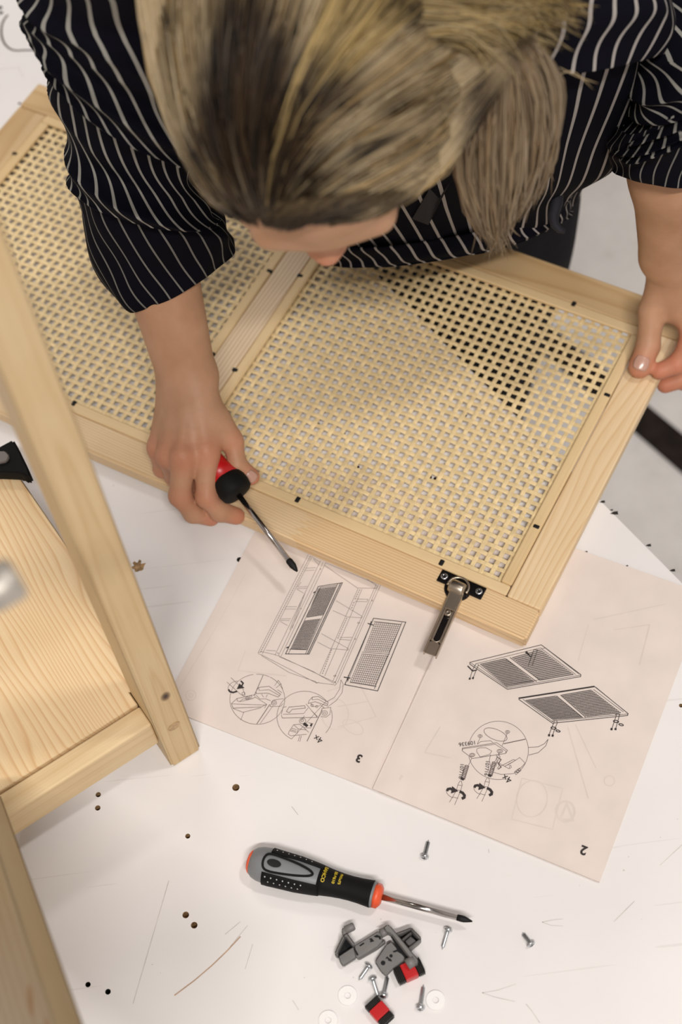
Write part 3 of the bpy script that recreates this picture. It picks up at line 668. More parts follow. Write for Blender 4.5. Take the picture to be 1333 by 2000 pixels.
c3 = [ell(380, 785, 196, 190, 0, -90, 12, 24), ell(380, 785, 196, 190, 0, 192, 270, 22), ell(380, 785, 196, 190, 0, 10, 50, 14), ell(380, 785, 196, 190, 0, 75, 168, 26), ([(705, 712), (680, 742), (640, 762), (575, 766)], .0004), ([(705, 712), (690, 755), (640, 800), (578, 816)], .0004),
 (ell(362, 682, 80, 34, 22, n=36), .0004), ell(262, 692, 14, 10, n=16), ell(262, 692, 6, 5, n=10), ell(440, 665, 14, 10, n=16), ell(440, 665, 6, 5, n=10), ([(415, 742), (557, 712)], .0007), [(262, 702), (243, 745)], [(438, 675), (405, 755)],
 ([(145, 770), (370, 735), (440, 785), (428, 805), (212, 838), (145, 788), (145, 770)], .0004), [(145, 785), (150, 775), (360, 745), (430, 790), (428, 803)], [(240, 775), (262, 768), (300, 768), (338, 790), (322, 812), (262, 828), (240, 795), (240, 775)], (ell(210, 815, 17, 11, n=18), .0004), ell(210, 815, 9, 6, n=12), (ell(390, 790, 18, 12, n=18), .0004), ell(390, 790, 9, 6, n=12),
 [(245, 745), (265, 728), (330, 722), (345, 735)], [(330, 812), (322, 850), (330, 890), (352, 915)], [(368, 812), (372, 850), (365, 890)], [(380, 800), (392, 830), (372, 860), (385, 885), (372, 905)], ([(375, 830), (398, 845), (382, 870), (398, 895), (378, 908)], .0008), [(370, 860), (450, 905), (455, 888)],
 ([(392, 890), (478, 845), (492, 850), (420, 890)], .0004), [(440, 882), (520, 832), (555, 868)], [(455, 905), (465, 895), (462, 882), (450, 885)], [(350, 928), (400, 942), (480, 936), (530, 895), (555, 868)], [(485, 925), (518, 900), (528, 915), (495, 943), (485, 925)], ([(492, 925), (512, 930)], .0009), ([(505, 912), (520, 920)], .0009),
 [(208, 835), (182, 890)], [(388, 802), (352, 868)]]
for (sx, sy) in ((0, 0), (178, -22)):
    a, b = (175+sx, 888+sy), (150+sx, 968+sy)
    for k in range(9):
        t = k/8; x, y = a[0]+(b[0]-a[0])*t, a[1]+(b[1]-a[1])*t; c3.append((ell(x, y, 13, 5, 15, n=12), .0006))
    c3.append(([(148+sx, 965+sy), (143+sx, 978+sy)], .003))
    c3 += [[(130+sx, 985+sy), (118+sx, 1005+sy), (108+sx, 1042+sy), (135+sx, 1046+sy), (145+sx, 1010+sy), (140+sx, 985+sy), (130+sx, 985+sy)], [(118+sx, 1010+sy), (142+sx, 1014+sy)], [(108+sx, 1045+sy), (62+sx, 1122+sy)], [(135+sx, 1048+sy), (95+sx, 1140+sy)],
           ell(100+sx, 1068+sy, 60, 30, 20, 95, 215, 16), ell(100+sx, 1068+sy, 54, 24, 20, 60, 100, 8), ([(46+sx, 1050+sy), (52+sx, 1037+sy), (68+sx, 1034+sy), (86+sx, 1044+sy)], .0022), ([(84+sx, 1030+sy), (106+sx, 1048+sy), (80+sx, 1056+sy), (84+sx, 1030+sy)], .0018), ([(86+sx, 1040+sy), (98+sx, 1048+sy)], .003),
           ([(128+sx, 1052+sy), (148+sx, 1062+sy), (160+sx, 1078+sy), (158+sx, 1092+sy), (142+sx, 1100+sy)], .0024)]
prt('detail_drawing', T([L for L in c3 if not thick(L)], *A8), M_inkthin, ZP+.0005, CT)
prt('arrow_mark', T([L for L in c3 if thick(L)], *A8), M_ink, ZP+.0006, CT)
# lettering
def stamp(body, px, py, z, size, ang, mat, bold=0, name='lettering'):
    me = txt(body, size, name, bold); o = new_obj(name, me, mat, BK); p = P(px, py, z); p = p-bo_+np.array([0, 0, page_curl(p)+.0001]); o.location = p; o.rotation_euler[2] = ang; return o
stamp('3', 702, 1481, ZL+.0004, .0105, aL+math.pi, M_ink, .00035, 'page_number')
stamp('2', 1141, 1660, ZP+.0005, .0112, aR+math.pi, M_ink, .00035, 'page_number')
stamp('4x', 622, 1443.5, ZL+.0006, .0085, aL+math.pi-.1, M_ink)
stamp('4x', 991, 1521, ZP+.0006, .0085, aR+math.pi-.1, M_ink)
stamp('109336', 913.5, 1452, ZP+.0006, .0052, aR+math.pi+.55, M_ink)
stamp('107716', 901.5, 1506, ZP+.0006, .0048, aR+math.pi+1.85, M_ink)
stamp('107716', 951.5, 1500, ZP+.0006, .0048, aR+math.pi+1.85, M_ink)
# faint print showing through from the other side
gl = [(ell(373, 1358, 10, 10, n=20), .0008), (ell(373, 1358, 4, 4, n=10), .0008), ([(480, 1270), (465, 1310), (560, 1320)], .001), ([(640, 1350), (700, 1330), (735, 1400), (660, 1420)], .001), ([(660, 1380), (720, 1370)], .001), ([(350, 1345), (420, 1230), (480, 1120)], .0006), (ell(690, 1420, 22, 12, 30, n=20), .0009), (ell(655, 1395, 26, 30, 0, n=24), .0008)]
[prt('show_through_print', [g_], M_ghost, ZL+.0001+i_*.00001, .0008) for i_, g_ in enumerate(gl)]
gl = [([(1160, 1210), (1300, 1180)], .001), ([(1150, 1220), (1130, 1290)], .001), ([(1020, 1520), (1100, 1540), (1080, 1620), (1000, 1600), (1020, 1520)], .001), (ell(1105, 1585, 18, 20, n=20), .002), ([(1095, 1600), (1108, 1570), (1120, 1602), (1095, 1600)], .002), (ell(1191, 1525, 10, 10, n=20), .0009),
      ([(1110, 1420), (1150, 1560)], .001), ([(1125, 1415), (1165, 1500)], .001), ([(860, 1420), (830, 1470), (880, 1480)], .001), ([(1200, 1230), (1270, 1220), (1250, 1300)], .001), ([(786, 1515), (781, 1524)], .0022), (ell(1040, 1560, 30, 36, 10, n=24), .0009)]
[prt('show_through_print', [g_], M_ghost, ZP+.0001+i_*.00001, .0008) for i_, g_ in enumerate(gl)]

# ------------------------------------------------------------------ screwdriver on the bench
s_a, s_b = P(485, 1683, .013), P(923, 1806, .006)
SL = np.linalg.norm(s_b[:2]-s_a[:2]); sang = math.atan2(s_b[1]-s_a[1], s_b[0]-s_a[0])
SD = thing('screwdriver', 'grey and black screwdriver with orange ends lying on the bench', 'screwdriver', (s_a[0], s_a[1], .0155), sang)
hl = .119
SCL = SL/.197
def lat(name, prof, mat, parent, seg=28, sq=None):
    bm = lathe([(t*SCL, r) for t, r in prof], seg, 'X', sq); return from_bm(name, bm, mat, parent, True)
lat('butt_cap', [(0, .003), (.0005, .0072), (.002, .0095), (.0035, .0104)], M_orange, SD)
grip = [(.0032, .0103), (.006, .0128), (.011, .0146), (.018, .0154), (.028, .0150), (.030, .0149)]
lat('handle', grip+[(.045, .0145), (.060, .0130), (.075, .0108), (.088, .0096), (.100, .0100), (.111, .0110), (.1125, .0108)], M_handlegrey, SD, 28, .03)
def shell(prof, a0, a1, th, mat, name, seg=14):
    vs = []; fs = []
    for i, (t, r) in enumerate(prof):
        for k in range(seg+1):
            a = a0+(a1-a0)*k/seg; vs.append((t*SCL, (r+th)*math.cos(a), (r+th)*math.sin(a)))
    for i in range(len(prof)-1):
        for k in range(seg): fs.append((i*(seg+1)+k, i*(seg+1)+k+1, (i+1)*(seg+1)+k+1, (i+1)*(seg+1)+k))
    o = from_py(name, vs, fs, mat, SD, True); md = o.modifiers.new('s', 'SOLIDIFY'); md.thickness = .0012; md.offset = -.5; return o
def rad(t):
    ks = grip+[(.045, .0145), (.060, .0130), (.075, .0108), (.088, .0096), (.100, .0100), (.111, .0110), (.1125, .0108)]
    for (a, ra), (b, rb) in zip(ks, ks[1:]):
        if a <= t <= b: return ra+(rb-ra)*(t-a)/(b-a)
    return ks[-1][1]
lat('sleeve', [(t, rad(t)+.0006) for t in (.064, .070, .076, .084, .092, .100, .108, .1105)], M_rubber, SD, 28, .03)
for (a0, a1, t0) in ((.0+math.pi/2+.62, math.pi/2+1.75, .017), (math.pi/2-1.9, math.pi/2-.35-.25, .020), (math.pi/2+1.8, math.pi/2+4.3, .02)):
    shell([(t, rad(t)) for t in np.linspace(t0, .066, 12)], a0, a1, .0007, M_rubber, 'grip_pad')
# frame of the oval window on top: rubber ring and lozenge
def on_handle(t, a, lift): r = rad(t)+lift; return (t*SCL, r*math.cos(a), r*math.sin(a))
rc = math.pi/2-.02
loz = [(.0155, -.0), (.017, .38), (.022, .50), (.034, .44), (.046, .34), (.056, .20), (.0605, 0)]
outl = loz+[(t, -a) for t, a in loz[-2:0:-1]]
for _ in range(2): outl = [q for i in range(len(outl)) for q in ((outl[i][0]*.75+outl[(i+1) % len(outl)][0]*.25, outl[i][1]*.75+outl[(i+1) % len(outl)][1]*.25), (outl[i][0]*.25+outl[(i+1) % len(outl)][0]*.75, outl[i][1]*.25+outl[(i+1) % len(outl)][1]*.75))]
vs, fs = tube([on_handle(t, rc+a*1.0+.05, .0009) for t, a in outl+outl[:1]], [.0010]*(len(outl)+1), 8, False); from_py('window_rim', vs, fs, M_rubber, SD, True)
vs = [on_handle(t, rc+.05, .0008) for t in (.026,)]+[on_handle(.0255+.0062*math.cos(x), rc+.05+.21*math.sin(x), .0009) for x in np.linspace(0, 6.283, 21)[:-1]]
from_py('hang_hole', vs, [(0, i, i % 20+1) for i in range(1, 21)], M_black, SD)
dv = []; dfc = []
for (a_, n_, t_0) in ((rc+.86, 7, .0205), (rc+1.15, 6, .0235), (rc-.80, 7, .024), (rc-1.08, 7, .024), (rc-1.34, 7, .024)):
    for k in range(n_):
        c = on_handle(t_0+k*.0052, a_, .0013); i = len(dv)
        for j in range(6): 
            q_ = j*math.pi/3; dv.append(on_handle(t_0+k*.0052+.0006*math.cos(q_)/SCL, a_+.045*math.sin(q_), .0014))
        dfc.append(tuple(range(i, i+6)))
o = from_py('grip_dimples', dv, dfc, M_dots, SD); 
lat('collar_ring', [(.1105, .0112), (.1125, .0112)], M_handlegrey, SD, 6)
lat('front_collar', [(.1125, .0110), (.1165, .0108), (.119, .0075), (.1195, .003)], M_orange, SD, 6)
lat('shaft', [(.118, .0026), (.186, .0026)], M_steel, SD)
lat('tip', [(.184, .0027), (.1875, .0029), (.190, .0028), (.1935, .0018), (.197, .0006)], M_black, SD, 12)
for (body, t, sz, aa) in (('BAHCO', .0685, .0042, 0), ('BE-8610', .0775, .0033, 0), ('PH1x75', .0825, .0030, 0)):
    me = txt(body, sz, 'lettering', .00008)
    # wrap the lettering round the handle: text x runs down the side, seen turned 90 degrees
    for v in me.vertices:
        tx, ty = v.co.x, v.co.y; tt = t+ty/SCL; v.co = on_handle(tt, rc-.25+tx/rad(t)*1.0, .0011)
    o = new_obj('lettering', me, M_yellow, SD)
# screwdriver held in the right hand
nose, tipp = P(459, 957, .060), P(581, 1116, .040)
ax = (tipp-nose); AL = np.linalg.norm(ax); ax /= AL
SD2 = thing('screwdriver', 'red and black screwdriver gripped in the right hand over the booklet', 'screwdriver', tuple(nose))
q_ = Vector(ax).to_track_quat('X', 'Z'); SD2.rotation_mode = 'QUATERNION'; SD2.rotation_quaternion = q_
def lat2(name, prof, mat, seg=24, sq=None):
    return from_bm(name, lathe(prof, seg, 'X', sq), mat, SD2, True)
lat2('grip_nose', [(-.0155, .0132), (-.013, .0152), (-.008, .0163), (-.002, .0165), (.0035, .0155), (.0055, .0135), (.0065, .006)], M_rubber, 24, .035)
lat2('handle', [(-.082, .006), (-.080, .011), (-.070, .0135), (-.055, .0128), (-.040, .0110), (-.028, .0116), (-.0145, .0142)], M_red, 24)
lat2('shaft', [(.0, .0027), (AL-.013, .0027)], M_steel)
lat2('tip', [(AL-.014, .0029), (AL-.0125, .0034), (AL-.007, .0034), (AL-.003, .0022), (AL, .0009)], M_black, 12)

# ------------------------------------------------------------------ screws, washers, brackets, catches
def make_screw():
    L = .0165
    root = thing('wood_screw', '', 'screw')
    bm = lathe([(0, .0010), (.0003, .0026), (.0009, .0036), (.0021, .0038), (.0030, .0018)], 18); from_bm('screw_head', bm, M_zinc, root, True)
    o = bev_box('cross_slot', .0007, .0040, .0008, M_darknickel, root, 0, loc=(.0002, 0, 0)); o = bev_box('cross_slot', .0007, .0008, .0040, M_darknickel, root, 0, loc=(.0002, 0, 0))
    prof = []
    n = 11
    for k in range(n):
        t = .003+(L-.005)*k/n; rr = .0015
        prof += [(t, rr*.75), (t+.0007, rr*1.25)]
    prof += [(L-.002, .0010), (L, .0002)]
    from_bm('threaded_shank', lathe(prof, 12), M_zinc, root, True)
    return root
sp = make_screw()
SW_ = [((829, 1677), (838, 1640), 'small zinc screw lying alone just below the booklet'), ((877, 1812), (864, 1855), 'zinc screw lying just under the screwdriver tip'),
       ((1040, 1847), (1021, 1822), 'zinc screw lying by itself at far right of the hardware'), ((723, 1884), (701, 1915), 'zinc screw touching the lower corner of the grey bracket'),
       ((727, 1908), (740, 1949), 'zinc screw with head up, leaning left beside its twin above the black catch'), ((749, 1949), (758, 1904), 'zinc screw pointing up, its head at the black and red catch'),
       ((821, 1973), (828, 1922), 'upright zinc screw beside the right white washer')]
for i, (h, t, lb) in enumerate(SW_):
    o = sp if i == 0 else copy_tree(sp)
    a, b = P(*h, .0035), P(*t, .0018); o.location = (a[0], a[1], .0038); o.rotation_euler = (0, math.atan2(.0022, .016), math.atan2(b[1]-a[1], b[0]-a[0]))
    L = np.linalg.norm(b[:2]-a[:2]); o.scale = (L/.0165, 1, 1); tag(o, lb, 'screw', 'zinc wood screws scattered on the bench')
def washer():
    vs = []; fs = []; n = 36; h = .0016
    for (rr, z) in ((.0024, 0), (.0078, 0), (.0080, h*.4), (.0078, h), (.0026, h), (.0024, h*.6)):
        for k in range(n): vs.append((rr*math.cos(2*math.pi*k/n), rr*math.sin(2*math.pi*k/n), z))
    for i in range(6):
        for k in range(n): j = (k+1) % n; fs.append((i*n+k, i*n+j, ((i+1) % 6)*n+j, ((i+1) % 6)*n+k))
    me = bpy.data.meshes.new('washer'); me.from_pydata(vs, [], fs); me.update(); me.materials.append(M_white); return me
wm = washer()
for (x, y, lb) in ((679.5, 1944.5, 'white washer left of the two crossed screws'), (851.5, 1953.5, 'white washer at the right of the upright screw'), (641.5, 1993, 'white washer cut by the bottom edge, lowest of the three')):
    o = bpy.data.objects.new('washer', wm); COL.objects.link(o); p = P(x, y, .001); o.location = (p[0], p[1], .0001); tag(o, lb, 'washer', 'white washers on the bench')
B8 = (620, 1750, 4.76)
def cp(pts, z): return [P(*p, z) for p in crop(*B8, pts)]
def bracket_part(name, pts, z0, z1, mat, root, bev=.0008):
    o_ = root.location; q = cp(pts, z1); return prism(name, [(p[0]-o_[0], p[1]-o_[1]) for p in q], z0, z1, mat, root, bev)
b1o = P(*crop(*B8, [(330, 480)])[0], 0)
BR1 = thing('plastic_bracket', 'grey plastic bracket, left one of the pair, pin at its top', 'bracket', (b1o[0], b1o[1], 0), 0, 'grey plastic brackets below the screwdriver')
bracket_part('base_plate', [(345, 460), (570, 320), (600, 345), (610, 420), (560, 470), (380, 580), (355, 570)], .006, .0095, M_greyplastic, BR1)
bracket_part('side_rib', [(355, 560), (560, 455), (620, 405), (640, 425), (560, 490), (385, 590)], .001, .0060, M_greyplastic, BR1)
bracket_part('wedge_wall', [(235, 370), (275, 340), (350, 440), (345, 470), (325, 455), (262, 375)], .003, .013, M_greyplastic, BR1)
bracket_part('wedge_wall', [(235, 370), (262, 375), (190, 520), (200, 560), (175, 560), (160, 530)], .003, .012, M_greyplastic, BR1)
bracket_part('wedge_floor', [(250, 380), (325, 455), (330, 470), (200, 570), (185, 545)], .0005, .002, M_black, BR1, .0002)
bracket_part('wedge_face', [(195, 560), (340, 465), (365, 570), (240, 650), (215, 620)], .003, .0088, M_greyplastic, BR1)
bracket_part('recess', [(340, 490), (350, 485), (385, 545), (370, 555)], .0088, .0100, M_black, BR1, 0)
bracket_part('recess', [(390, 460), (430, 432), (440, 442), (400, 468)], .0095, .0098, M_black, BR1, 0)
bracket_part('recess', [(480, 400), (505, 390), (530, 420), (495, 430), (490, 415), (500, 410)], .0095, .0098, M_black, BR1, 0)
bracket_part('recess', [(525, 375), (555, 360), (590, 375), (595, 400), (580, 405), (570, 385), (545, 385)], .0095, .0098, M_black, BR1, 0)
bracket_part('neck', [(225, 320), (240, 285), (280, 300), (285, 340), (240, 375)], .004, .012, M_greyplastic, BR1)
a, b = cp([(262, 318), (345, 278)], .011); vs, fs = tube([a-b1o, a+(b-a)*.85-b1o, b-b1o], [.0035, .0035, .0028], 14); from_py('pin', vs, fs, M_greyplastic, BR1, True)
a, b = cp([(590, 350), (650, 320)], .010); vs, fs = tube([a-b1o, b-b1o], [.0038, .0038], 14); from_py('pin', vs, fs, M_greyplastic, BR1, True)
b2o = P(*crop(*B8, [(740, 480)])[0], 0)
BR2 = thing('plastic_bracket', 'grey plastic bracket, right one of the pair, with long rail and open box', 'bracket', (b2o[0], b2o[1], 0), 0, 'grey plastic brackets below the screwdriver')
bracket_part('base_plate', [(690, 420), (830, 580), (690, 690), (640, 745), (590, 700), (535, 610), (640, 450)], .004, .0085, M_greyplastic, BR2)
bracket_part('rail', [(615, 290), (650, 262), (680, 275), (940, 590), (930, 640), (900, 625), (690, 350), (640, 330)], .006, .0165, M_greyplastic, BR2)
bracket_part('rail_shadow_gap', [(660, 340), (690, 355), (880, 580), (830, 575), (740, 500), (720, 440)], .0085, .0090, M_black, BR2, 0)
bracket_part('box_wall', [(725, 345), (875, 288), (890, 300), (745, 365)], .002, .015, M_greyplastic, BR2)
bracket_part('box_wall', [(875, 288), (970, 385), (955, 410), (868, 310)], .002, .015, M_greyplastic, BR2)
bracket_part('box_wall', [(970, 385), (955, 410), (850, 495), (840, 480)], .002, .015, M_greyplastic, BR2)
bracket_part('box_wall', [(870, 325), (885, 335), (790, 415), (780, 400)], .003, .014, M_greyplastic, BR2)
bracket_part('box_floor', [(745, 360), (870, 305), (950, 400), (845, 485)], .0005, .002, M_black, BR2, 0)
bracket_part('box_block', [(810, 420), (870, 365), (930, 420), (860, 480)], .002, .010, plain('darker_grey_plastic', (.09, .085, .085), .5), BR2)
bracket_part('hole', ell(613, 622, 22, 22, n=16)[:-1], .0085, .0088, M_black, BR2, 0)
bracket_part('hole', ell(687, 556, 15, 15, n=16)[:-1], .0085, .0090, M_black, BR2, 0)
bracket_part('hole', [(635, 585), (650, 560), (665, 575), (690, 590), (695, 610), (660, 600), (655, 580)], .0085, .0088, M_black, BR2, 0)
bracket_part('hole', [(700, 515), (750, 495), (790, 525), (775, 535), (745, 515), (715, 525)], .0085, .0088, M_black, BR2, 0)
a, b = cp([(835, 640), (905, 595)], .013); vs, fs = tube([a-b2o, b-b2o], [.0045, .0045], 14); from_py('pin', vs, fs, M_greyplastic, BR2, True)
# catches: red block between ribbed black ends
def catch(px, py, ang, lb, sc=1.0):
    p = P(px, py, .006); root = thing('magnet_catch', lb, 'catch', (p[0], p[1], .0001), ang, 'black and red catches near the screws')
    bev_box('body', .021*sc, .0128, .009, M_rubber, root, .0018, 2, (0, 0, .0050))
    bev_box('red_block', .0098*sc, .0136, .0102, M_red, root, .0008, 2, (.0, 0, .0054))
    for sg in (-1, 1):
        for k in range(4): bev_box('rib', .0006, .0132, .0098, plain('rib_grey', (.06, .058, .055), .5) if 'rib_grey' not in bpy.data.materials else bpy.data.materials['rib_grey'], root, 0, loc=(sg*(.0062+k*.0012)*sc, 0, .0052))
    return root
q0, q1 = P(775, 1912, .006), P(832, 1886, .006)
catch(800, 1897, math.atan2(q1[1]-q0[1], q1[0]-q0[0]), 'black and red catch tucked under the right grey bracket', 1.15)
q0, q1 = P(722, 1952, .006), P(762, 1998, .006)
catch(742, 1976, math.atan2(q1[1]-q0[1], q1[0]-q0[0]), 'black and red catch below the crossed screws at the bottom edge', 1.05)

# ------------------------------------------------------------------ the person
PE = thing('person', 'blonde person in dark pinstriped shirt leaning over the door, screwdriver in right hand', 'person', (.26, 1.26, FZ))
PO = np.array([.26, 1.26, FZ])
class SDF:
    def __init__(s): s.pr = []
    def cap(s, a, b, ra, rb, k=.006, fl=None): s.pr.append(('c', np.array(a, float), np.array(b, float), ra, rb, k)); return s
    def ell(s, c, ax, rad, k=.01): s.pr.append(('e', np.array(c, float), np.array(ax, float), np.array(rad, float), k, k)); return s
    def sub(s, c, ax, rad, k=.004): s.pr.append(('s', np.array(c, float), np.array(ax, float), np.array(rad, float), k, k)); return s
    def one(s, p, X):
        if p[0] == 'c':
            a, b, ra, rb = p[1:5]; ba = b-a; l = ba @ ba+1e-12; t = np.clip((X-a) @ ba/l, 0, 1)
            return np.linalg.norm(X-a-t[:, None]*ba, axis=1)-(ra+(rb-ra)*t)
        q = (X-p[1]) @ p[2].T; r = p[3]; k0 = np.linalg.norm(q/r, axis=1); k1 = np.linalg.norm(q/(r*r), axis=1)
        return k0*(k0-1)/(k1+1e-9)
    def ev(s, X):
        d = np.full(len(X), .05)
        for p in s.pr:
            if p[0] == 'c': R = max(p[3], p[4]); lo = np.minimum(p[1], p[2])-R; hi = np.maximum(p[1], p[2])+R
            else: R = p[3].max(); lo = p[1]-R; hi = p[1]+R
            m = np.all((X > lo-.03) & (X < hi+.03), axis=1); ix = np.nonzero(m)[0]
            if not len(ix): continue
            e = s.one(p, X[ix]); k = p[5]; c = d[ix]
            if p[0] == 's':
                h = np.clip(.5-.5*(c+e)/k, 0, 1); d[ix] = c*(1-h)-e*h+k*h*(1-h)
            else:
                h = np.clip(.5+.5*(c-e)/k, 0, 1); d[ix] = c*(1-h)+e*h-k*h*(1-h)
        return d
def surf_nets(sdf, lo, hi, h):
    lo = np.array(lo); hi = np.array(hi); B = 8; bs = B*h
    nb = np.ceil((hi-lo)/bs).astype(int)
    g = np.stack(np.meshgrid(*[np.arange(n) for n in nb], indexing='ij'), -1).reshape(-1, 3)
    cen_ = lo+(g+.5)*bs; d = sdf.ev(cen_); g = g[np.abs(d) < bs*.95]
    off = np.stack(np.meshgrid(*[np.arange(B)]*3, indexing='ij'), -1).reshape(-1, 3)
    cells = (g[:, None, :]*B+off[None]).reshape(-1, 3); S = 1 << 20
    def enc(c): return (c[:, 0]*S+c[:, 1])*S+c[:, 2]
    cor = np.array([[i, j, k] for i in (0, 1) for j in (0, 1) for k in (0, 1)])
    allc = (cells[:, None, :]+cor[None]).reshape(-1, 3); e = enc(allc); ue_, inv = np.unique(e, return_inverse=True)
    pts = np.stack([ue_//(S*S), (ue_//S) % S, ue_ % S], -1); val = sdf.ev(lo+pts*h)
    V = val[inv].reshape(-1, 8); act = (V.min(1) < 0) & (V.max(1) >= 0)
    cells = cells[act]; V = V[act]; ce = enc(cells); order = np.argsort(ce); ce = ce[order]; cells = cells[order]; V = V[order]
    acc = np.zeros((len(cells), 3)); cnt = np.zeros(len(cells))
    for a in range(8):
        for b in range(a+1, 8):
            if np.abs(cor[a]-cor[b]).sum() != 1: continue
            m = (V[:, a] < 0) != (V[:, b] < 0); t = V[m, a]/(V[m, a]-V[m, b])
            acc[m] += cor[a]+(cor[b]-cor[a])*t[:, None]; cnt[m] += 1
    verts = lo+(cells+acc/cnt[:, None])*h
    faces = []
    for ax_ in range(3):
        u, v = (ax_+1) % 3, (ax_+2) % 3
        b = [0, 0, 0]; b[ax_] = 1; ib = b[0]*4+b[1]*2+b[2]
        m = (V[:, 0] < 0) != (V[:, ib] < 0)
        c0 = cells[m]; neg = V[m, 0] < 0
        du = np.zeros(3, int); du[u] = 1; dv_ = np.zeros(3, int); dv_[v] = 1
        ids = []; ok = np.ones(len(c0), bool)
        for o_ in (0*du, -du, -du-dv_, -dv_):
            q = enc(c0+o_); i = np.searchsorted(ce, q); i = np.clip(i, 0, len(ce)-1); ok &= ce[i] == q; ids.append(i)
        F = np.stack(ids, -1)[ok]; ng = neg[ok]
        F[~ng] = F[~ng][:, ::-1]; faces.append(F)
    return verts, np.concatenate(faces)
B_ = SDF()
RTv, UPv, FWv = RT, UP, FW
# head frame: TP points out of the crown, HF the way the face looks, HR the person's left (image right)
Hc = PD(600, 195, 1.0)
TP = -((Hc-CC)/np.linalg.norm(Hc-CC)); TP = TP+UPv*(.06); TP /= np.linalg.norm(TP)
HF = -UPv; HF = HF-TP*(HF @ TP); HF /= np.linalg.norm(HF); HR = np.cross(TP, HF); 
if HR @ RTv < 0: HR = -HR
an = math.radians(8); HF, HR = HF*math.cos(an)+HR*math.sin(an), HR*math.cos(an)-HF*math.sin(an)
def hd(f, r, t): return Hc+HF*f+HR*r+TP*t
AXH = np.array([HF, HR, TP])
B_.ell(hd(-.006, 0, .014), AXH, (.102, .076, .092), .01)
B_.ell(hd(.024, 0, -.035), AXH, (.068, .062, .085), .03)
B_.ell(hd(.052, 0, -.095), AXH, (.034, .040, .030), .03)                 # chin
B_.cap(hd(.076, 0, -.012), hd(.104, 0, -.046), .008, .0100, .012)         # nose
B_.ell(hd(.098, .009, -.048), AXH, (.008, .007, .007), .006); B_.ell(hd(.098, -.009, -.048), AXH, (.008, .007, .007), .006)
B_.cap(hd(.084, -.038, .004), hd(.084, .038, .004), .010, .010, .016)      # brow
for sg in (-1, 1):
    B_.ell(hd(.062, sg*.038, -.045), AXH, (.022, .022, .020), .02)          # cheek
    B_.sub(hd(.092, sg*.031, -.018), AXH, (.014, .016, .010), .012)         # eye socket
    B_.cap(hd(-.012, sg*.074, .002), hd(-.002, sg*.076, -.045), .012, .008, .008)
    B_.ell(hd(-.010, sg*.082, -.010), np.array([HF*.9+HR*sg*.43, HR*.9-HF*sg*.43, TP]), (.017, .006, .028), .006)   # ear
B_.cap(hd(.088, -.022, -.078), hd(.088, .022, -.078), .0065, .0065, .006)
B_.cap(hd(.087, -.018, -.088), hd(.087, .018, -.088), .0065, .0065, .005)
nb0 = PD(735, 60, 1.19)
B_.cap(hd(-.035, 0, -.06), nb0, .050, .045, .02)
# torso
shR, shL = PD(300, 30, 1.215), PD(1255, 50, 1.25)
chest = PD(765, 160, 1.32); belly = PD(840, 330, 1.45); pelv = np.array([.235, 1.20, -.03])
B_.cap(nb0, shR, .036, .036, .02); B_.cap(nb0, shL, .036, .036, .02)
B_.cap(nb0, chest, .045, .06, .02); B_.cap(chest+RTv*.05, belly+RTv*.03, .055, .05, .02); B_.cap(chest-RTv*.05, belly-RTv*.02, .055, .05, .02); B_.cap(belly, pelv, .06, .07, .02)
# right arm
R_el, R_wr = P(262, 335, .275), P(366, 735, .110)
B_.cap(shR, R_el, .038, .033, .01)
mid = R_el+(R_wr-R_el)*.35
B_.cap(R_el, mid, .036, .034, .02); B_.cap(mid, R_wr, .033, .0235, .02)
perp = RTv
B_.cap(mid+RTv*.008, R_wr+RTv*.0045, .027, .0215, .012); B_.cap(mid-RTv*.008, R_wr-RTv*.0045, .027, .0215, .012)
def hand(wr, mcp, th, fing, scale=1.0, cmc=None):
    """mcp: list of 4 knuckle points index..little ; fing: list of joint chains with radii ; th: thumb chain"""
    pal = []
    for i, m in enumerate(mcp):
        r0 = (.0165, .0175, .0170, .0150)[i]; r1 = (.0122, .0124, .0118, .0104)[i]
        base = wr+(mcp[0]-mcp[3])*(scale*.16*(1.5-i)); B_.cap(base, m-(0, 0, .004), r0, r1, .012)
    for i in range(3): B_.cap((mcp[i]+mcp[i+1])/2+(wr-mcp[i])*.28-(0, 0, .007), (mcp[i]+mcp[i+1])/2+(wr-mcp[i])*.16-(0, 0, .008), .0125, .0095, .010)
    for i, m in enumerate(mcp): B_.cap(wr+(mcp[0]-mcp[3])*(.11*(1.5-i))+(0, 0, .0150), m+(0, 0, .0088), .0026, .0034, .005)   # tendons
    for i, m in enumerate(mcp): B_.ell(m+(0, 0, .0025), np.eye(3), ((.0102, .0100, .0098, .0090)[i],)*3, .007)
    for i, (ch, rs) in enumerate(fing):
        for j in range(len(ch)-1):
            B_.cap(ch[j], ch[j+1], rs[j], rs[j+1], .0040 if j == 0 else .0012)
            if 0 < j: B_.ell(ch[j], np.eye(3), (rs[j]*1.07,)*3, .003)
    for j in range(len(th[0])-1): B_.cap(th[0][j], th[0][j+1], th[1][j], th[1][j+1], .010 if j == 0 else .004)
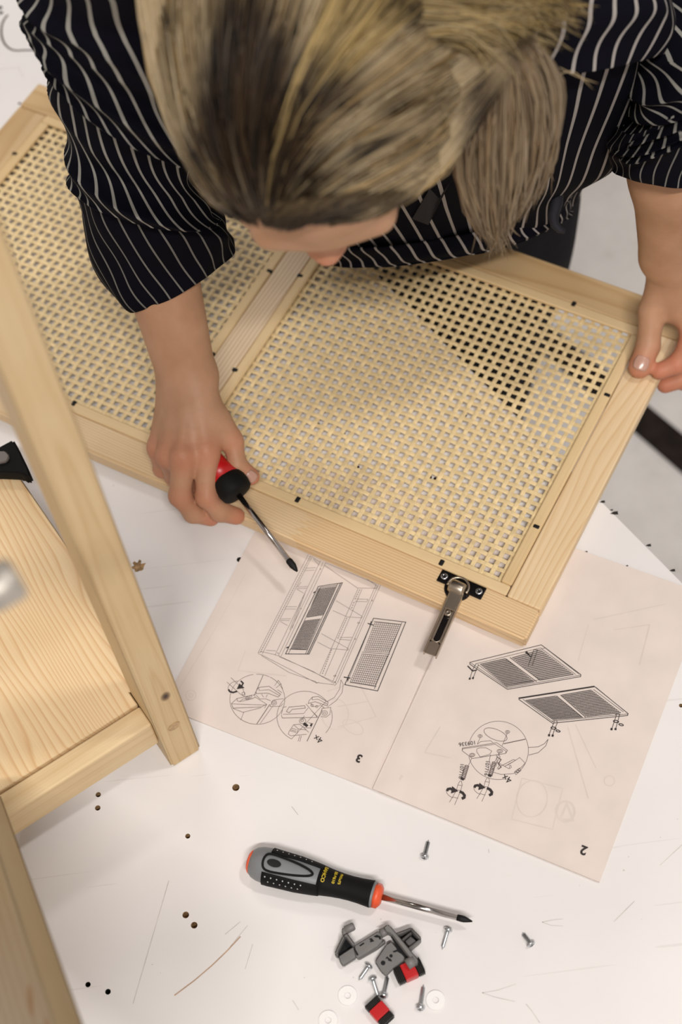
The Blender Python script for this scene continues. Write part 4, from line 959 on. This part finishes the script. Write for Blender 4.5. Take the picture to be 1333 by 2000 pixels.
# --- right hand on the screwdriver
rm = [P(404, 884, .084), P(358, 893, .087), P(329, 889, .079), P(309, 874, .066)]
rf = [([rm[0], P(404, 970, .056), P(430, 999, .034), P(462, 1008, .021)], (.0112, .0104, .0096, .0086)),
      ([rm[1], P(352, 968, .056), P(378, 1001, .034), P(412, 1011, .021)], (.0114, .0106, .0098, .0086)),
      ([rm[2], P(343, 930, .040), P(372, 945, .031), P(398, 940, .031)], (.0114, .0102, .0092, .0080)),
      ([rm[3], P(318, 915, .034), P(345, 922, .030), P(370, 912, .032)], (.0100, .0090, .0082, .0074))]
rth = ([P(392, 790, .098), P(455, 862, .076), P(464, 908, .064), P(491, 931, .052)], (.0165, .0100, .0088, .0084))
hand(R_wr, rm, rth, rf)
B_.cap(P(395, 800, .096), P(410, 852, .088), .015, .010, .012)
B_.cap(P(425, 820, .090), P(440, 846, .082), .011, .009, .010)
# left arm and hand holding the right end of the door
L_wr, L_el = P(1308, 500, .125), P(1338, 140, .35)
B_.cap(shL, L_el, .033, .034, .01)
mid = L_el+(L_wr-L_el)*.5
B_.cap(L_el, mid, .037, .040, .02); B_.cap(mid, L_wr, .040, .0245, .02)
B_.cap(mid+RTv*.008, L_wr+RTv*.005, .027, .022, .012); B_.cap(mid-RTv*.008, L_wr-RTv*.005, .027, .022, .012)
lm = [P(1352, 612, .062), P(1395, 610, .058), P(1432, 600, .052), P(1462, 585, .044)]
lf = [([lm[0], P(1346, 678, .050), P(1322, 712, .036), P(1290, 725, .0315)], (.0112, .0105, .0095, .0086)),
      ([lm[1], P(1392, 700, .020), P(1350, 735, -.006), P(1300, 752, -.012)], (.0116, .0105, .0098, .0086)),
      ([lm[2], P(1430, 690, .010), P(1385, 735, -.012), P(1335, 748, -.014)], (.0110, .0100, .0092, .0082)),
      ([lm[3], P(1462, 660, .008), P(1425, 700, -.010), P(1380, 712, -.014)], (.0098, .0090, .0082, .0074))]
lth = ([P(1300, 540, .098), P(1274, 606, .068), P(1267, 676, .044), P(1251, 716, .0335)], (.0165, .0128, .0116, .0118))
hand(L_wr, lm, lth, lf, .5)
B_.cap(P(1310, 545, .095), P(1325, 608, .068), .017, .013, .012)
allp = np.array([p[1] for p in B_.pr]+[p[2] for p in B_.pr if p[0] == 'c'])
bv, bf = surf_nets(B_, allp.min(0)-.13, allp.max(0)+.13, .0021)
# keep outside the grip: light smoothing
nV = len(bv)
for it in range(1):
    acc = np.zeros((nV, 3)); cnt = np.zeros(nV)
    for k in range(4):
        a_, b2 = bf[:, k], bf[:, (k+1) % 4]
        for c in range(3): acc[:, c] += np.bincount(a_, bv[b2, c], nV)+np.bincount(b2, bv[a_, c], nV)
        cnt += np.bincount(a_, minlength=nV)+np.bincount(b2, minlength=nV)
    bv = bv+(acc/cnt[:, None]-bv)*.5
# flush: knuckles, fingertips, nose and cheeks carry more colour
red = np.zeros(nV)
for (p, r, s) in [(m, .016, .55) for m in rm]+[(c[0][1], .014, .5) for c in rf]+[(c[0][3], .016, .55) for c in rf]+[(rth[0][1], .014, .4), (rth[0][3], .014, .6)]+[(c[0][k], .02, .65) for c in lf for k in (1, 2, 3)]+[(lth[0][3], .016, .7), (P(1262, 735, .03), .012, .5), (hd(.105, 0, -.05), .02, .5)]:
    d = np.linalg.norm(bv-p, axis=1); red = np.maximum(red, .85*s*np.exp(-(d/r)**2))
me = bpy.data.meshes.new('body'); me.from_pydata((bv-PO).tolist(), [], bf.tolist()); me.update()
at = me.attributes.new('flush', 'FLOAT', 'POINT'); at.data.foreach_set('value', red.astype(np.float32))
def mk_skin():
    m, nt, b = nmat('skin'); a = N(nt, 'ShaderNodeAttribute', attribute_name='flush'); tc = N(nt, 'ShaderNodeTexCoord')
    n = N(nt, 'ShaderNodeTexNoise', Scale=38.0, Detail=4.0); nt.links.new(tc.outputs['Object'], n.inputs['Vector'])
    r = ramp(nt, n.outputs[0], [(.3, (.43, .235, .135)), (.7, (.50, .285, .175))])
    mx = N(nt, 'ShaderNodeMixRGB'); nt.links.new(a.outputs['Fac'], mx.inputs[0]); nt.links.new(r.outputs[0], mx.inputs[1]); mx.inputs[2].default_value = (.60, .14, .085, 1)
    nt.links.new(mx.outputs[0], b.inputs['Base Color']); b.inputs['Roughness'].default_value = .5; b.inputs['Specular IOR Level'].default_value = .3
    b.inputs['Subsurface Weight'].default_value = .25; b.inputs['Subsurface Radius'].default_value = (.010, .004, .002); b.inputs['Subsurface Scale'].default_value = .35
    n2 = N(nt, 'ShaderNodeTexNoise', Scale=900.0, Detail=2.0); nt.links.new(tc.outputs['Object'], n2.inputs['Vector'])
    mp = N(nt, 'ShaderNodeMapping'); mp.inputs['Rotation'].default_value = (0, 0, -.45); mp.inputs['Scale'].default_value = (60, 500, 500); nt.links.new(tc.outputs['Object'], mp.inputs[0])
    n3 = N(nt, 'ShaderNodeTexNoise', Scale=1.0, Detail=2.0, Distortion=.5); nt.links.new(mp.outputs[0], n3.inputs['Vector'])
    bump(nt, b, math_n(nt, 'ADD', math_n(nt, 'MULTIPLY', n2.outputs[0], .4), n3.outputs[0]), .25, .0007)
    return m
M_skin = mk_skin()
body = new_obj('body', me, M_skin, PE, True); body.location = (0, 0, 0)
M_nail = plain('fingernail', (.50, .285, .215), .25, noise=.05, spec=.6, coat=.3)
def nail(p, nrm, along, L, Wd):
    nrm = np.array(nrm)/np.linalg.norm(nrm); al = along-nrm*(along @ nrm); al /= np.linalg.norm(al); sd = np.cross(nrm, al)
    vs = []; fs = []; nx, ny = 8, 8
    for i in range(nx+1):
        for j in range(ny+1):
            s = 2*i/nx-1; t = 2*j/ny-1
            ss, tt = s*math.sqrt(1-t*t*.35), t*math.sqrt(1-s*s*.35)
            vs.append(p+al*ss*L/2+sd*tt*Wd/2-nrm*(tt*tt*.0022+ss*ss*.0008)-PO)
    for i in range(nx):
        for j in range(ny): a = i*(ny+1)+j; fs.append((a, a+1, a+ny+2, a+ny+1))
    o = from_py('fingernail', vs, fs, M_nail, body, True); md = o.modifiers.new('s', 'SOLIDIFY'); md.thickness = .0006; md.offset = 0; return o
def toward_cam(p): v = CC-p; return v/np.linalg.norm(v)
def nail_at(ch, rs, lift, tilt=(0, 0, 0), L=.0125, Wd=.0118, t=.78):
    a_, b2 = ch[-2], ch[-1]; al = b2-a_; nl = np.linalg.norm(al); al /= nl
    n = toward_cam(b2)+np.array(tilt); n -= al*(n @ al); n /= np.linalg.norm(n)
    return nail(a_+al*nl*t+n*(rs+lift), n, al, L, Wd)
nail_at(rth[0], .0088, .0004, L=.0115, Wd=.0115, t=.86)
nail_at(lth[0], .0118, .0002, L=.0155, Wd=.0155, t=.90)
# eyes
for sg in (-1, 1):
    bm = bmesh.new(); bmesh.ops.create_uvsphere(bm, u_segments=16, v_segments=10, radius=.012); o = from_bm('eye', bm, plain('eye_white', (.75, .73, .7), .2) if 'eye_white' not in bpy.data.materials else bpy.data.materials['eye_white'], body, True); o.location = hd(.074, sg*.031, -.018)-PO

# ---- clothes
def mk_stripe(name, spacing_count, wd, colr, base=(.0035, .0035, .007)):
    m, nt, b = nmat(name); uv = N(nt, 'ShaderNodeUVMap'); uv.uv_map = 'UVMap'; sp_ = N(nt, 'ShaderNodeSeparateXYZ'); nt.links.new(uv.outputs[0], sp_.inputs[0])
    tc = N(nt, 'ShaderNodeTexCoord'); no = N(nt, 'ShaderNodeTexNoise', Scale=14.0, Detail=1.0); nt.links.new(tc.outputs['Object'], no.inputs['Vector'])
    u = math_n(nt, 'ADD', math_n(nt, 'MULTIPLY', sp_.outputs[0], spacing_count), math_n(nt, 'MULTIPLY', no.outputs[0], .12))
    f = math_n(nt, 'FRACT', u); d = math_n(nt, 'ABSOLUTE', math_n(nt, 'SUBTRACT', f, .5)); k = math_n(nt, 'LESS_THAN', d, wd/2)
    # twill: the pale yarn shows through in tiny diagonal ticks
    mp = N(nt, 'ShaderNodeMapping'); mp.inputs['Scale'].default_value = (spacing_count*9, 260, 1); nt.links.new(uv.outputs[0], mp.inputs[0])
    wv = N(nt, 'ShaderNodeTexWave', Scale=1.0, bands_direction='DIAGONAL'); nt.links.new(mp.outputs[0], wv.inputs['Vector'])
    k = math_n(nt, 'MULTIPLY', k, math_n(nt, 'ADD', math_n(nt, 'MULTIPLY', wv.outputs['Fac'], .45), .65, True), True)
    mx = N(nt, 'ShaderNodeMixRGB'); nt.links.new(k, mx.inputs[0]); mx.inputs[1].default_value = (*base, 1); mx.inputs[2].default_value = (*colr, 1)
    nt.links.new(mx.outputs[0], b.inputs['Base Color']); b.inputs['Roughness'].default_value = .85; b.inputs['Specular IOR Level'].default_value = .06
    return m
def cloth_tube(name, st, mat, parent, nu=72, nv=60, twist=0., folds=(), seed=0, arc=(0, 2*math.pi), solid=.0016):
    """st: list of (centre, side vector, front vector); lofted, UV.x runs around"""
    st = [(np.array(c), np.array(a), np.array(b)) for c, a, b in st]; n = len(st)
    def cr(v, t):
        t = t*(n-1); i = min(int(t), n-2); f = t-i; p0, p1, p2, p3 = v[max(i-1, 0)], v[i], v[i+1], v[min(i+2, n-1)]
        return .5*((2*p1)+(-p0+p2)*f+(2*p0-5*p1+4*p2-p3)*f*f+(-p0+3*p1-3*p2+p3)*f**3)
    C_, A_, Bv = [s[0] for s in st], [s[1] for s in st], [s[2] for s in st]
    vs = []; uvs = []; rs_ = np.random.RandomState(seed); ph = rs_.rand(6)*6.28
    for j in range(nv+1):
        t = j/nv; c, a, b = cr(C_, t), cr(A_, t), cr(Bv, t)
        for i in range(nu+1):
            u = i/nu; an_ = arc[0]+(arc[1]-arc[0])*u
            d = a*math.cos(an_)+b*math.sin(an_); dl = np.linalg.norm(d)+1e-9; disp = 0
            for (amp, ku, kv, p0, t0, tw) in folds:
                wgt = math.exp(-((t-t0)/tw)**2); disp += amp*wgt*(1-abs(math.sin(.5*(ku*an_+kv*t*6.283+p0))))*1.0
            disp += .0016*math.sin(3*an_+9*t+ph[0])+.0012*math.sin(5*an_-14*t+ph[1])+.0008*math.sin(9*an_+5*t+ph[2])
            vs.append(c+d*(1+disp/dl)-PO); uvs.append((u+twist*t, t))
    fs = []
    for j in range(nv):
        for i in range(nu): a = j*(nu+1)+i; fs.append((a, a+1, a+nu+2, a+nu+1))
    o = from_py(name, vs, fs, mat, parent, True); uvl = o.data.uv_layers.new(name='UVMap')
    li = np.zeros(len(o.data.loops), int); o.data.loops.foreach_get('vertex_index', li); uvl.data.foreach_set('uv', np.array(uvs)[li].ravel())
    if solid: md = o.modifiers.new('s', 'SOLIDIFY'); md.thickness = solid; md.offset = -1
    return o
def ring(px, py, D, hw, th, tilt=0., lean=14.):
    """ring seen edge-on across the image: half width in pixels, thickness in metres, tilt of its long axis"""
    c = PD(px, py, D); s = RTv*math.cos(math.radians(tilt))-UPv*math.sin(math.radians(tilt)); s = s*hw*D/FP
    v_ = CC-c; v_ /= np.linalg.norm(v_); s = s-v_*(s @ v_); dn_ = np.cross(s/np.linalg.norm(s), v_); dn_ = dn_ if dn_ @ UPv < 0 else -dn_
    f = v_*math.cos(math.radians(lean))+dn_*math.sin(math.radians(lean)); return (c, s, f*th)
M_st_body = mk_stripe('pinstripe_body', 54, .17, (.36, .33, .31))
M_st_arm = mk_stripe('pinstripe_sleeve', 26, .19, (.32, .31, .28))
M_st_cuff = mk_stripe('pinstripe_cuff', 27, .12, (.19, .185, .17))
SH = cloth_tube('shirt', [ring(735, -140, 1.16, 470, .070), ring(735, -60, 1.165, 545, .080), ring(750, 30, 1.20, 515, .095), ring(765, 120, 1.26, 475, .11), ring(785, 220, 1.34, 425, .115, 2), ring(815, 310, 1.42, 362, .11, 2), ring(840, 380, 1.48, 285, .105, -4), ring(860, 436, 1.52, 250, .10, -9)],
                M_st_body, PE, 160, 90, .0, [(.010, 7, 1.0, .5, .6, .5), (.006, 12, -1.5, 2, .9, .3)], 3)
# a folded yoke lying over the shoulders
cloth_tube('yoke', [ring(745, -120, 1.145, 560, .082), ring(750, -40, 1.16, 560, .098), ring(765, 15, 1.185, 545, .112), ring(775, 60, 1.21, 520, .120, 3)], M_st_body, SH, 160, 40, -.03, [(.006, 9, .5, 1, .8, .5)], 5)
# turned-up hem
cloth_tube('hem', [ring(852, 414, 1.50, 268, .108, -9), ring(862, 448, 1.52, 256, .108, -10), ring(866, 456, 1.525, 246, .102, -10)], M_st_body, SH, 160, 12, .012, [], 7)
# right sleeve in three overlapping bunched lengths, left sleeve the same
def sring(px, py, z, hw, th, tilt):
    c = P(px, py, z); D = (c-CC) @ FWv; return ring(px, py, D, hw, th, tilt)
cloth_tube('right_sleeve_top', [sring(330, -90, .52, 250, .085, -10), sring(275, 0, .47, 212, .080, 0), sring(258, 70, .44, 192, .078, 10), sring(252, 140, .41, 182, .074, 22), sring(262, 205, .375, 176, .080, 28), sring(264, 236, .36, 166, .078, 28)],
           M_st_arm, SH, 90, 70, .22, [(.014, 3, 3.0, 0, .35, .4), (.012, 2, 4.5, 1.4, .7, .35)], 11)
cloth_tube('right_sleeve_middle', [sring(255, 150, .40, 150, .050, 26), sring(245, 215, .37, 148, .058, 27), sring(250, 275, .33, 140, .064, 27), sring(262, 325, .30, 134, .064, 22), sring(276, 372, .28, 142, .078, 17), sring(284, 396, .27, 138, .078, 14)],
           M_st_arm, SH, 90, 70, .10, [(.012, 2, 2.0, 2.6, .25, .25), (.011, 2, 3.0, .4, .85, .25)], 12)
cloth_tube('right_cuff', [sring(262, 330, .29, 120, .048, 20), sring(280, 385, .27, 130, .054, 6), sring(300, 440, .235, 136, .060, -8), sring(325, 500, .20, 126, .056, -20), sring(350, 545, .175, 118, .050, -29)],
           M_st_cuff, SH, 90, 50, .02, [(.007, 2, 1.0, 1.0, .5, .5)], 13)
cloth_tube('left_sleeve_top', [sring(1390, -60, .40, 190, .07, -10), sring(1400, 20, .39, 180, .070, -20), sring(1390, 80, .38, 175, .070, -28), sring(1375, 125, .37, 160, .066, -32), sring(1385, 160, .365, 140, .06, -34)],
           M_st_arm, SH, 90, 60, .2, [(.012, 3, 3.0, 0, .5, .5)], 14)
cloth_tube('left_sleeve_middle', [sring(1400, 60, .37, 140, .062, -30), sring(1375, 120, .36, 150, .062, -36), sring(1352, 175, .35, 148, .062, -36), sring(1345, 215, .335, 142, .062, -32), sring(1335, 240, .325, 136, .058, -30)],
           M_st_arm, SH, 90, 60, .1, [(.014, 3, 5.0, 1.6, .5, .5)], 15)
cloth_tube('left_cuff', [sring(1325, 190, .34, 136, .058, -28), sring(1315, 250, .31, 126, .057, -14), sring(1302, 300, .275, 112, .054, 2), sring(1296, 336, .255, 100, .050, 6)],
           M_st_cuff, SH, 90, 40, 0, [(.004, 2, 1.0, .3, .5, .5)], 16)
# loose tie string and strap
def poly3(pts): return [P(*p)-PO if len(p) == 3 else PD(*p[:2], p[2])-PO for p in pts]
M_tie = plain('dark_tie', (.008, .008, .014), .8, noise=.2)
vs, fs = tube([PD(x, y, 1.40)-PO for x, y in ((1090, 368), (1088, 398), (1081, 422), (1084, 439), (1094, 449), (1105, 452))], [.006, .0058, .0052, .0042, .0034, .0022], 10); from_py('tie_string', vs, fs, M_tie, SH, True)
vs = [PD(x, y, d)-PO for x, y, d in ((862, 318, 1.27), (892, 300, 1.27), (884, 345, 1.29), (838, 436, 1.37), (806, 424, 1.37), (835, 375, 1.32))]
o = from_py('strap', vs, [(0, 1, 2, 3, 4, 5)], M_tie, SH); md = o.modifiers.new('s', 'SOLIDIFY'); md.thickness = .002
# trousers
def wring(x, y, z, rx, ry): return ((x, y, z), (rx, 0, 0), (0, ry, 0))
M_tr = plain('black_trousers', (.006, .006, .009), .85, noise=.3, spec=.15)
cloth_tube('trousers', [wring(.165, 1.12, .10, .120, .10), wring(.178, 1.18, -.02, .135, .115), wring(.185, 1.225, -.18, .135, .13), wring(.185, 1.26, -.36, .128, .13), wring(.185, 1.29, -.55, .112, .12), wring(.18, 1.31, -.76, .10, .10), wring(.18, 1.32, -.835, .1, .095)],
           M_tr, PE, 40, 40, 0, [(.006, 5, 2, 0, .5, .6)], 21)
for sx in (-.02, .10):
    bm = bmesh.new(); bmesh.ops.create_uvsphere(bm, u_segments=20, v_segments=12, radius=1); bmesh.ops.scale(bm, vec=(.045, .12, .04), verts=bm.verts)
    for v in bm.verts: v.co.z = max(v.co.z, -.02)
    o = from_bm('shoe', bm, M_black, PE, True); o.location = np.array([.13+sx, 1.27, FZ+.0205])-PO

# ---- hair: a cap close to the skull and a few thousand fine locks
AXc = AXH
hc0 = hd(-.012, 0, .022); hr0 = np.array([.107, .0875, .103])
def ray_ell(px, py, grow=0.0):
    d = FWv*FP+RTv*(px-666.5)-UPv*(py-1000); d /= np.linalg.norm(d); o_ = AXc @ (CC-hc0); dd = AXc @ d; r = hr0+grow
    a = ((dd/r)**2).sum(); b = 2*(o_*dd/r/r).sum(); c = ((o_/r)**2).sum()-1; D = b*b-4*a*c
    if D < 0: return CC+d*(-b/(2*a))
    return CC+d*((-b-math.sqrt(D))/(2*a))
vs = []; fs = []; rs_ = []; cols = []
def spline(pts, n):
    pts = np.array(pts, float); m = len(pts); out = []
    for q in np.linspace(0, m-1-1e-6, n):
        i = int(q); f = q-i; p0, p1, p2, p3 = pts[max(i-1, 0)], pts[i], pts[i+1], pts[min(i+2, m-1)]
        out.append(.5*((2*p1)+(-p0+p2)*f+(2*p0-5*p1+4*p2-p3)*f*f+(-p0+3*p1-3*p2+p3)*f**3))
    return np.array(out)
HV = []; HFc = []; HCo = []
def strand(pts, r, c0, c1, cc=None):
    n = len(pts); base = sum(len(v) for v in HV)
    pts = np.array(pts); t = np.gradient(pts, axis=0); t /= np.linalg.norm(t, axis=1)[:, None]+1e-9
    v = CC-pts; v /= np.linalg.norm(v, axis=1)[:, None]; s = np.cross(t, v); s /= np.linalg.norm(s, axis=1)[:, None]+1e-9; up = np.cross(s, t)
    tt = np.linspace(0, 1, n); rr = r*np.clip(np.minimum(tt*8+.15, (1-tt)*3.2+.08), 0, 1)[:, None]
    ring_ = np.stack([pts+s*rr, pts+up*rr*.8, pts-s*rr], 1).reshape(-1, 3)
    HV.append(ring_); cc = (np.array(c0)[None]*(1-tt[:, None])+np.array(c1)[None]*tt[:, None]) if cc is None else cc; HCo.append(np.repeat(cc, 3, 0))
    i = np.arange(n-1)[:, None]*3+base
    for k in range(3): HFc.append(np.concatenate([i+k, i+(k+1) % 3, i+3+(k+1) % 3, i+3+k], 1))
BL = [(.50, .38, .22), (.42, .31, .17), (.58, .47, .30), (.34, .24, .12), (.46, .36, .22), (.36, .23, .09)]
DK = [(.010, .006, .003), (.020, .011, .005), (.045, .026, .012)]
rnd = np.random.RandomState(4)
def mixc(a, b, t): return tuple(a[i]*(1-t)+b[i]*t for i in range(3))
LG = [[(462, 418), (402, 368), (345, 262), (305, 130), (278, 0), (268, -110)], [(480, 426), (430, 370), (375, 260), (345, 130), (330, 0), (335, -110)], [(496, 430), (455, 360), (415, 260), (398, 130), (395, 0), (402, -110)],
      [(508, 433), (478, 350), (455, 250), (455, 130), (465, 0), (475, -110)], [(516, 434), (500, 340), (495, 240), (510, 120), (535, 0), (550, -110)], [(524, 436), (525, 335), (545, 235), (585, 115), (640, 0), (670, -110)]]
RG = [[(526, 430), (545, 340), (590, 240), (680, 140), (800, 40), (900, -40)], [(532, 432), (572, 350), (650, 262), (770, 180), (890, 110), (970, 60)], [(545, 433), (610, 375), (705, 312), (820, 250), (920, 170), (985, 105)],
      [(570, 434), (660, 392), (755, 350), (850, 285), (925, 200), (985, 125)], [(610, 433), (700, 410), (785, 370), (865, 312), (925, 220), (985, 140)], [(660, 430), (735, 410), (802, 375), (856, 320), (918, 240), (980, 150)]]
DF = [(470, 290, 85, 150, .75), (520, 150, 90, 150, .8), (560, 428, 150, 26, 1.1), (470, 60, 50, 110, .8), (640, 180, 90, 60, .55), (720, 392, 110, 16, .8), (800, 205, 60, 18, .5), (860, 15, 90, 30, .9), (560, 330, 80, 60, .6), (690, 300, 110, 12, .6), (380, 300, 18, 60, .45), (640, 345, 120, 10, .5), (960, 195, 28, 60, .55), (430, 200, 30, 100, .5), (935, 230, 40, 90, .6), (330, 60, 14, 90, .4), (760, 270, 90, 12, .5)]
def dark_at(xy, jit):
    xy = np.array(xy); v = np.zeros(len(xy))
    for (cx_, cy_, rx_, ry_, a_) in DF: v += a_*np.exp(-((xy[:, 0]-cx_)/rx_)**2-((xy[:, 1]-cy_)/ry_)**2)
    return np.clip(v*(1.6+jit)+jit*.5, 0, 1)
def guide_mix(G, q):
    i = min(int(q*(len(G)-1)), len(G)-2); f = q*(len(G)-1)-i; return np.array(G[i])*(1-f)+np.array(G[i+1])*f
def noise1(x, s): return math.sin(x*s*6.283+s)*.5+math.sin(x*s*15.1+2*s)*.3+math.sin(x*s*37.7+.5*s)*.2
MG = [LG[5], [(526, 438), (536, 335), (565, 235), (615, 125), (690, 0), (740, -110)], [(526, 438), (542, 338), (578, 238), (650, 130), (745, 20), (830, -90)], RG[0]]
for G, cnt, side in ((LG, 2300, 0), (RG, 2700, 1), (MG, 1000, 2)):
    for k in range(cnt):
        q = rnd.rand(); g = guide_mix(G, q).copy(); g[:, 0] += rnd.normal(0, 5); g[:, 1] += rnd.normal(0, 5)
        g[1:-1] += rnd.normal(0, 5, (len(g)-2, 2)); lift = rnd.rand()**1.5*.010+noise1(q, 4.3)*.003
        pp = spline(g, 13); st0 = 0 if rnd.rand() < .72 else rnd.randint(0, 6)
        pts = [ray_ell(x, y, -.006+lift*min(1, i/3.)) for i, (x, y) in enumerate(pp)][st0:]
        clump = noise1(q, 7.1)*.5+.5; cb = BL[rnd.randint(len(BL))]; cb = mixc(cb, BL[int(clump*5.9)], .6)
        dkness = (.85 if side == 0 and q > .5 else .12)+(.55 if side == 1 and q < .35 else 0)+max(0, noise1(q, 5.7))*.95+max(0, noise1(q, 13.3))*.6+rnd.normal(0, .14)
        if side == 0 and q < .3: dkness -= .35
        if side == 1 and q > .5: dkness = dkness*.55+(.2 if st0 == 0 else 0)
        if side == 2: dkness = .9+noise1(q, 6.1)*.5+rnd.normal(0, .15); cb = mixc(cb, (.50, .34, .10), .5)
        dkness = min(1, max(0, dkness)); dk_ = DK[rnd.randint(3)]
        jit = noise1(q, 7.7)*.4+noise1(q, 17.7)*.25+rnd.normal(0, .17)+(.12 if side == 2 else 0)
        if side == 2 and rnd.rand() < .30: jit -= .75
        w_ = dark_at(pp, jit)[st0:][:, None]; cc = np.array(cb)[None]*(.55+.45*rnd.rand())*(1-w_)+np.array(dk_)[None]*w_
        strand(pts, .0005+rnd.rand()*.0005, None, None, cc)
# dark root patch at the hairline
for k in range(300):
    q = rnd.rand()**1.3; x0 = 508+125*q; g = [(x0, 448-9*(q-.4)**2*10+rnd.normal(0, 3)), (x0+6+40*q, 428-8*q), (x0+20+80*q, 410-12*q), (x0+45+120*q, 388-16*q)]
    pts = [ray_ell(x, y, .0065+rnd.rand()*.002) for x, y in spline(g, 8)]
    strand(pts, .0008, DK[rnd.randint(2)], mixc(DK[1], BL[3], rnd.rand()*.4))
# loose mass over the top right, gathered towards the tie
TG = [[(560, 60), (680, 62), (800, 70), (900, 70), (985, 95)], [(560, 20), (700, 25), (840, 30), (960, 40), (1060, 40)], [(620, -20), (760, -10), (900, 0), (1020, 0), (1130, 5)], [(640, -70), (800, -60), (940, -50), (1060, -50), (1140, -60)]]
for k in range(700):
    q = rnd.rand(); g = guide_mix(TG, q)+rnd.normal(0, 9, (5, 2)); g[-1] += rnd.normal(0, 26, 2)+(-12, 8); pp = spline(g, 10); j = rnd.randint(0, 5)
    pts = [PD(x, y, .915+.045*abs((x-640)/400)**1.6+rnd.rand()*.0) for x, y in pp]; dd = rnd.rand()*.02-.002; pts = [p+FWv*dd for p in pts][j:]
    dkv = min(1, max(0, .55+noise1(q, 3.3)*.9+rnd.normal(0, .2))); cb = tuple(.75*x for x in mixc(BL[rnd.randint(len(BL))], (.44, .31, .10), .4))
    strand(pts, .0006+rnd.rand()*.0006, mixc(cb, DK[rnd.randint(3)], dkv), mixc(cb, DK[rnd.randint(3)], dkv*.5))
# ponytail falling past the left cheek
PG = [[(965, 120), (915, 195), (893, 320), (925, 420), (962, 470)], [(978, 105), (945, 200), (938, 330), (955, 430), (972, 488)], [(990, 95), (985, 200), (985, 330), (980, 430), (976, 482)],
      [(1010, 90), (1040, 190), (1045, 310), (1012, 400), (985, 450)], [(1040, 75), (1088, 150), (1090, 240), (1078, 315), (1060, 370)]]
for k in range(1700):
    q = rnd.rand(); g = guide_mix(PG, q)+rnd.normal(0, 5, (5, 2)); 
    if rnd.rand() < .10: g[-1] += rnd.normal(0, 16, 2); g[-2] += rnd.normal(0, 8, 2)
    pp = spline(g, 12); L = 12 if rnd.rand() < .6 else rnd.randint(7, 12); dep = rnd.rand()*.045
    Ds = .955+.185*np.linspace(0, 1, 12)**1.1; bul = np.sin(np.linspace(0, 1, 12)*3.14)
    pts = [PD(x, y, D+dep*b_2) for (x, y), D, b_2 in zip(pp, Ds, bul)][:L]
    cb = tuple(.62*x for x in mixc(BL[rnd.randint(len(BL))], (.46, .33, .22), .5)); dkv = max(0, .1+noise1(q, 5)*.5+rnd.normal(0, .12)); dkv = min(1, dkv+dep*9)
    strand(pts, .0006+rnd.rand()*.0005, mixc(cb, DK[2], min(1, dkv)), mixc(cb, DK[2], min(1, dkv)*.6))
for g in ([(1090, 130), (1130, 150), (1170, 163)], [(1085, 150), (1120, 140), (1160, 175)], [(965, 440), (960, 470), (972, 500)], [(985, 440), (990, 465), (978, 505)]):
    strand([PD(x, y, 1.02 if y < 300 else 1.14) for x, y in spline(g, 8)], .0003, BL[0], BL[1])
hv = np.concatenate(HV)-PO; hf = np.concatenate(HFc); hco = np.concatenate(HCo)
me = bpy.data.meshes.new('hair'); me.from_pydata(hv.tolist(), [], hf.tolist()); me.update()
ca_ = me.attributes.new('tint', 'FLOAT_COLOR', 'POINT'); ca_.data.foreach_set('color', np.concatenate([hco, np.ones((len(hco), 1))], 1).astype(np.float32).ravel())
m, nt, b = nmat('hair_strands'); a = N(nt, 'ShaderNodeAttribute', attribute_name='tint'); nt.links.new(a.outputs['Color'], b.inputs['Base Color'])
b.inputs['Roughness'].default_value = .5; b.inputs['Specular IOR Level'].default_value = .22
hair = new_obj('hair', me, m, PE, True); hair['kind'] = 'stuff'
# cap under the strands
bm = bmesh.new(); bmesh.ops.create_uvsphere(bm, u_segments=48, v_segments=32, radius=1)
R3 = Matrix([list(HF), list(HR), list(TP)]).transposed()
for v in bm.verts:
    l = Vector((v.co.x*(hr0[0]-.008), v.co.y*(hr0[1]-.008), v.co.z*(hr0[2]-.008))); v.co = R3 @ l+Vector(hc0-PO)
kill = []
for v in bm.verts:
    l = AXc @ (np.array(v.co)+PO-hc0)
    if l[0] > .0+max(0, (l[2]+.01))*1.55 or l[2] < -.06: kill.append(v)
bmesh.ops.delete(bm, geom=kill, context='VERTS')
from_bm('hair_cap', bm, plain('hair_roots', (.05, .033, .02), .6, noise=.4, scale=60), hair, True)
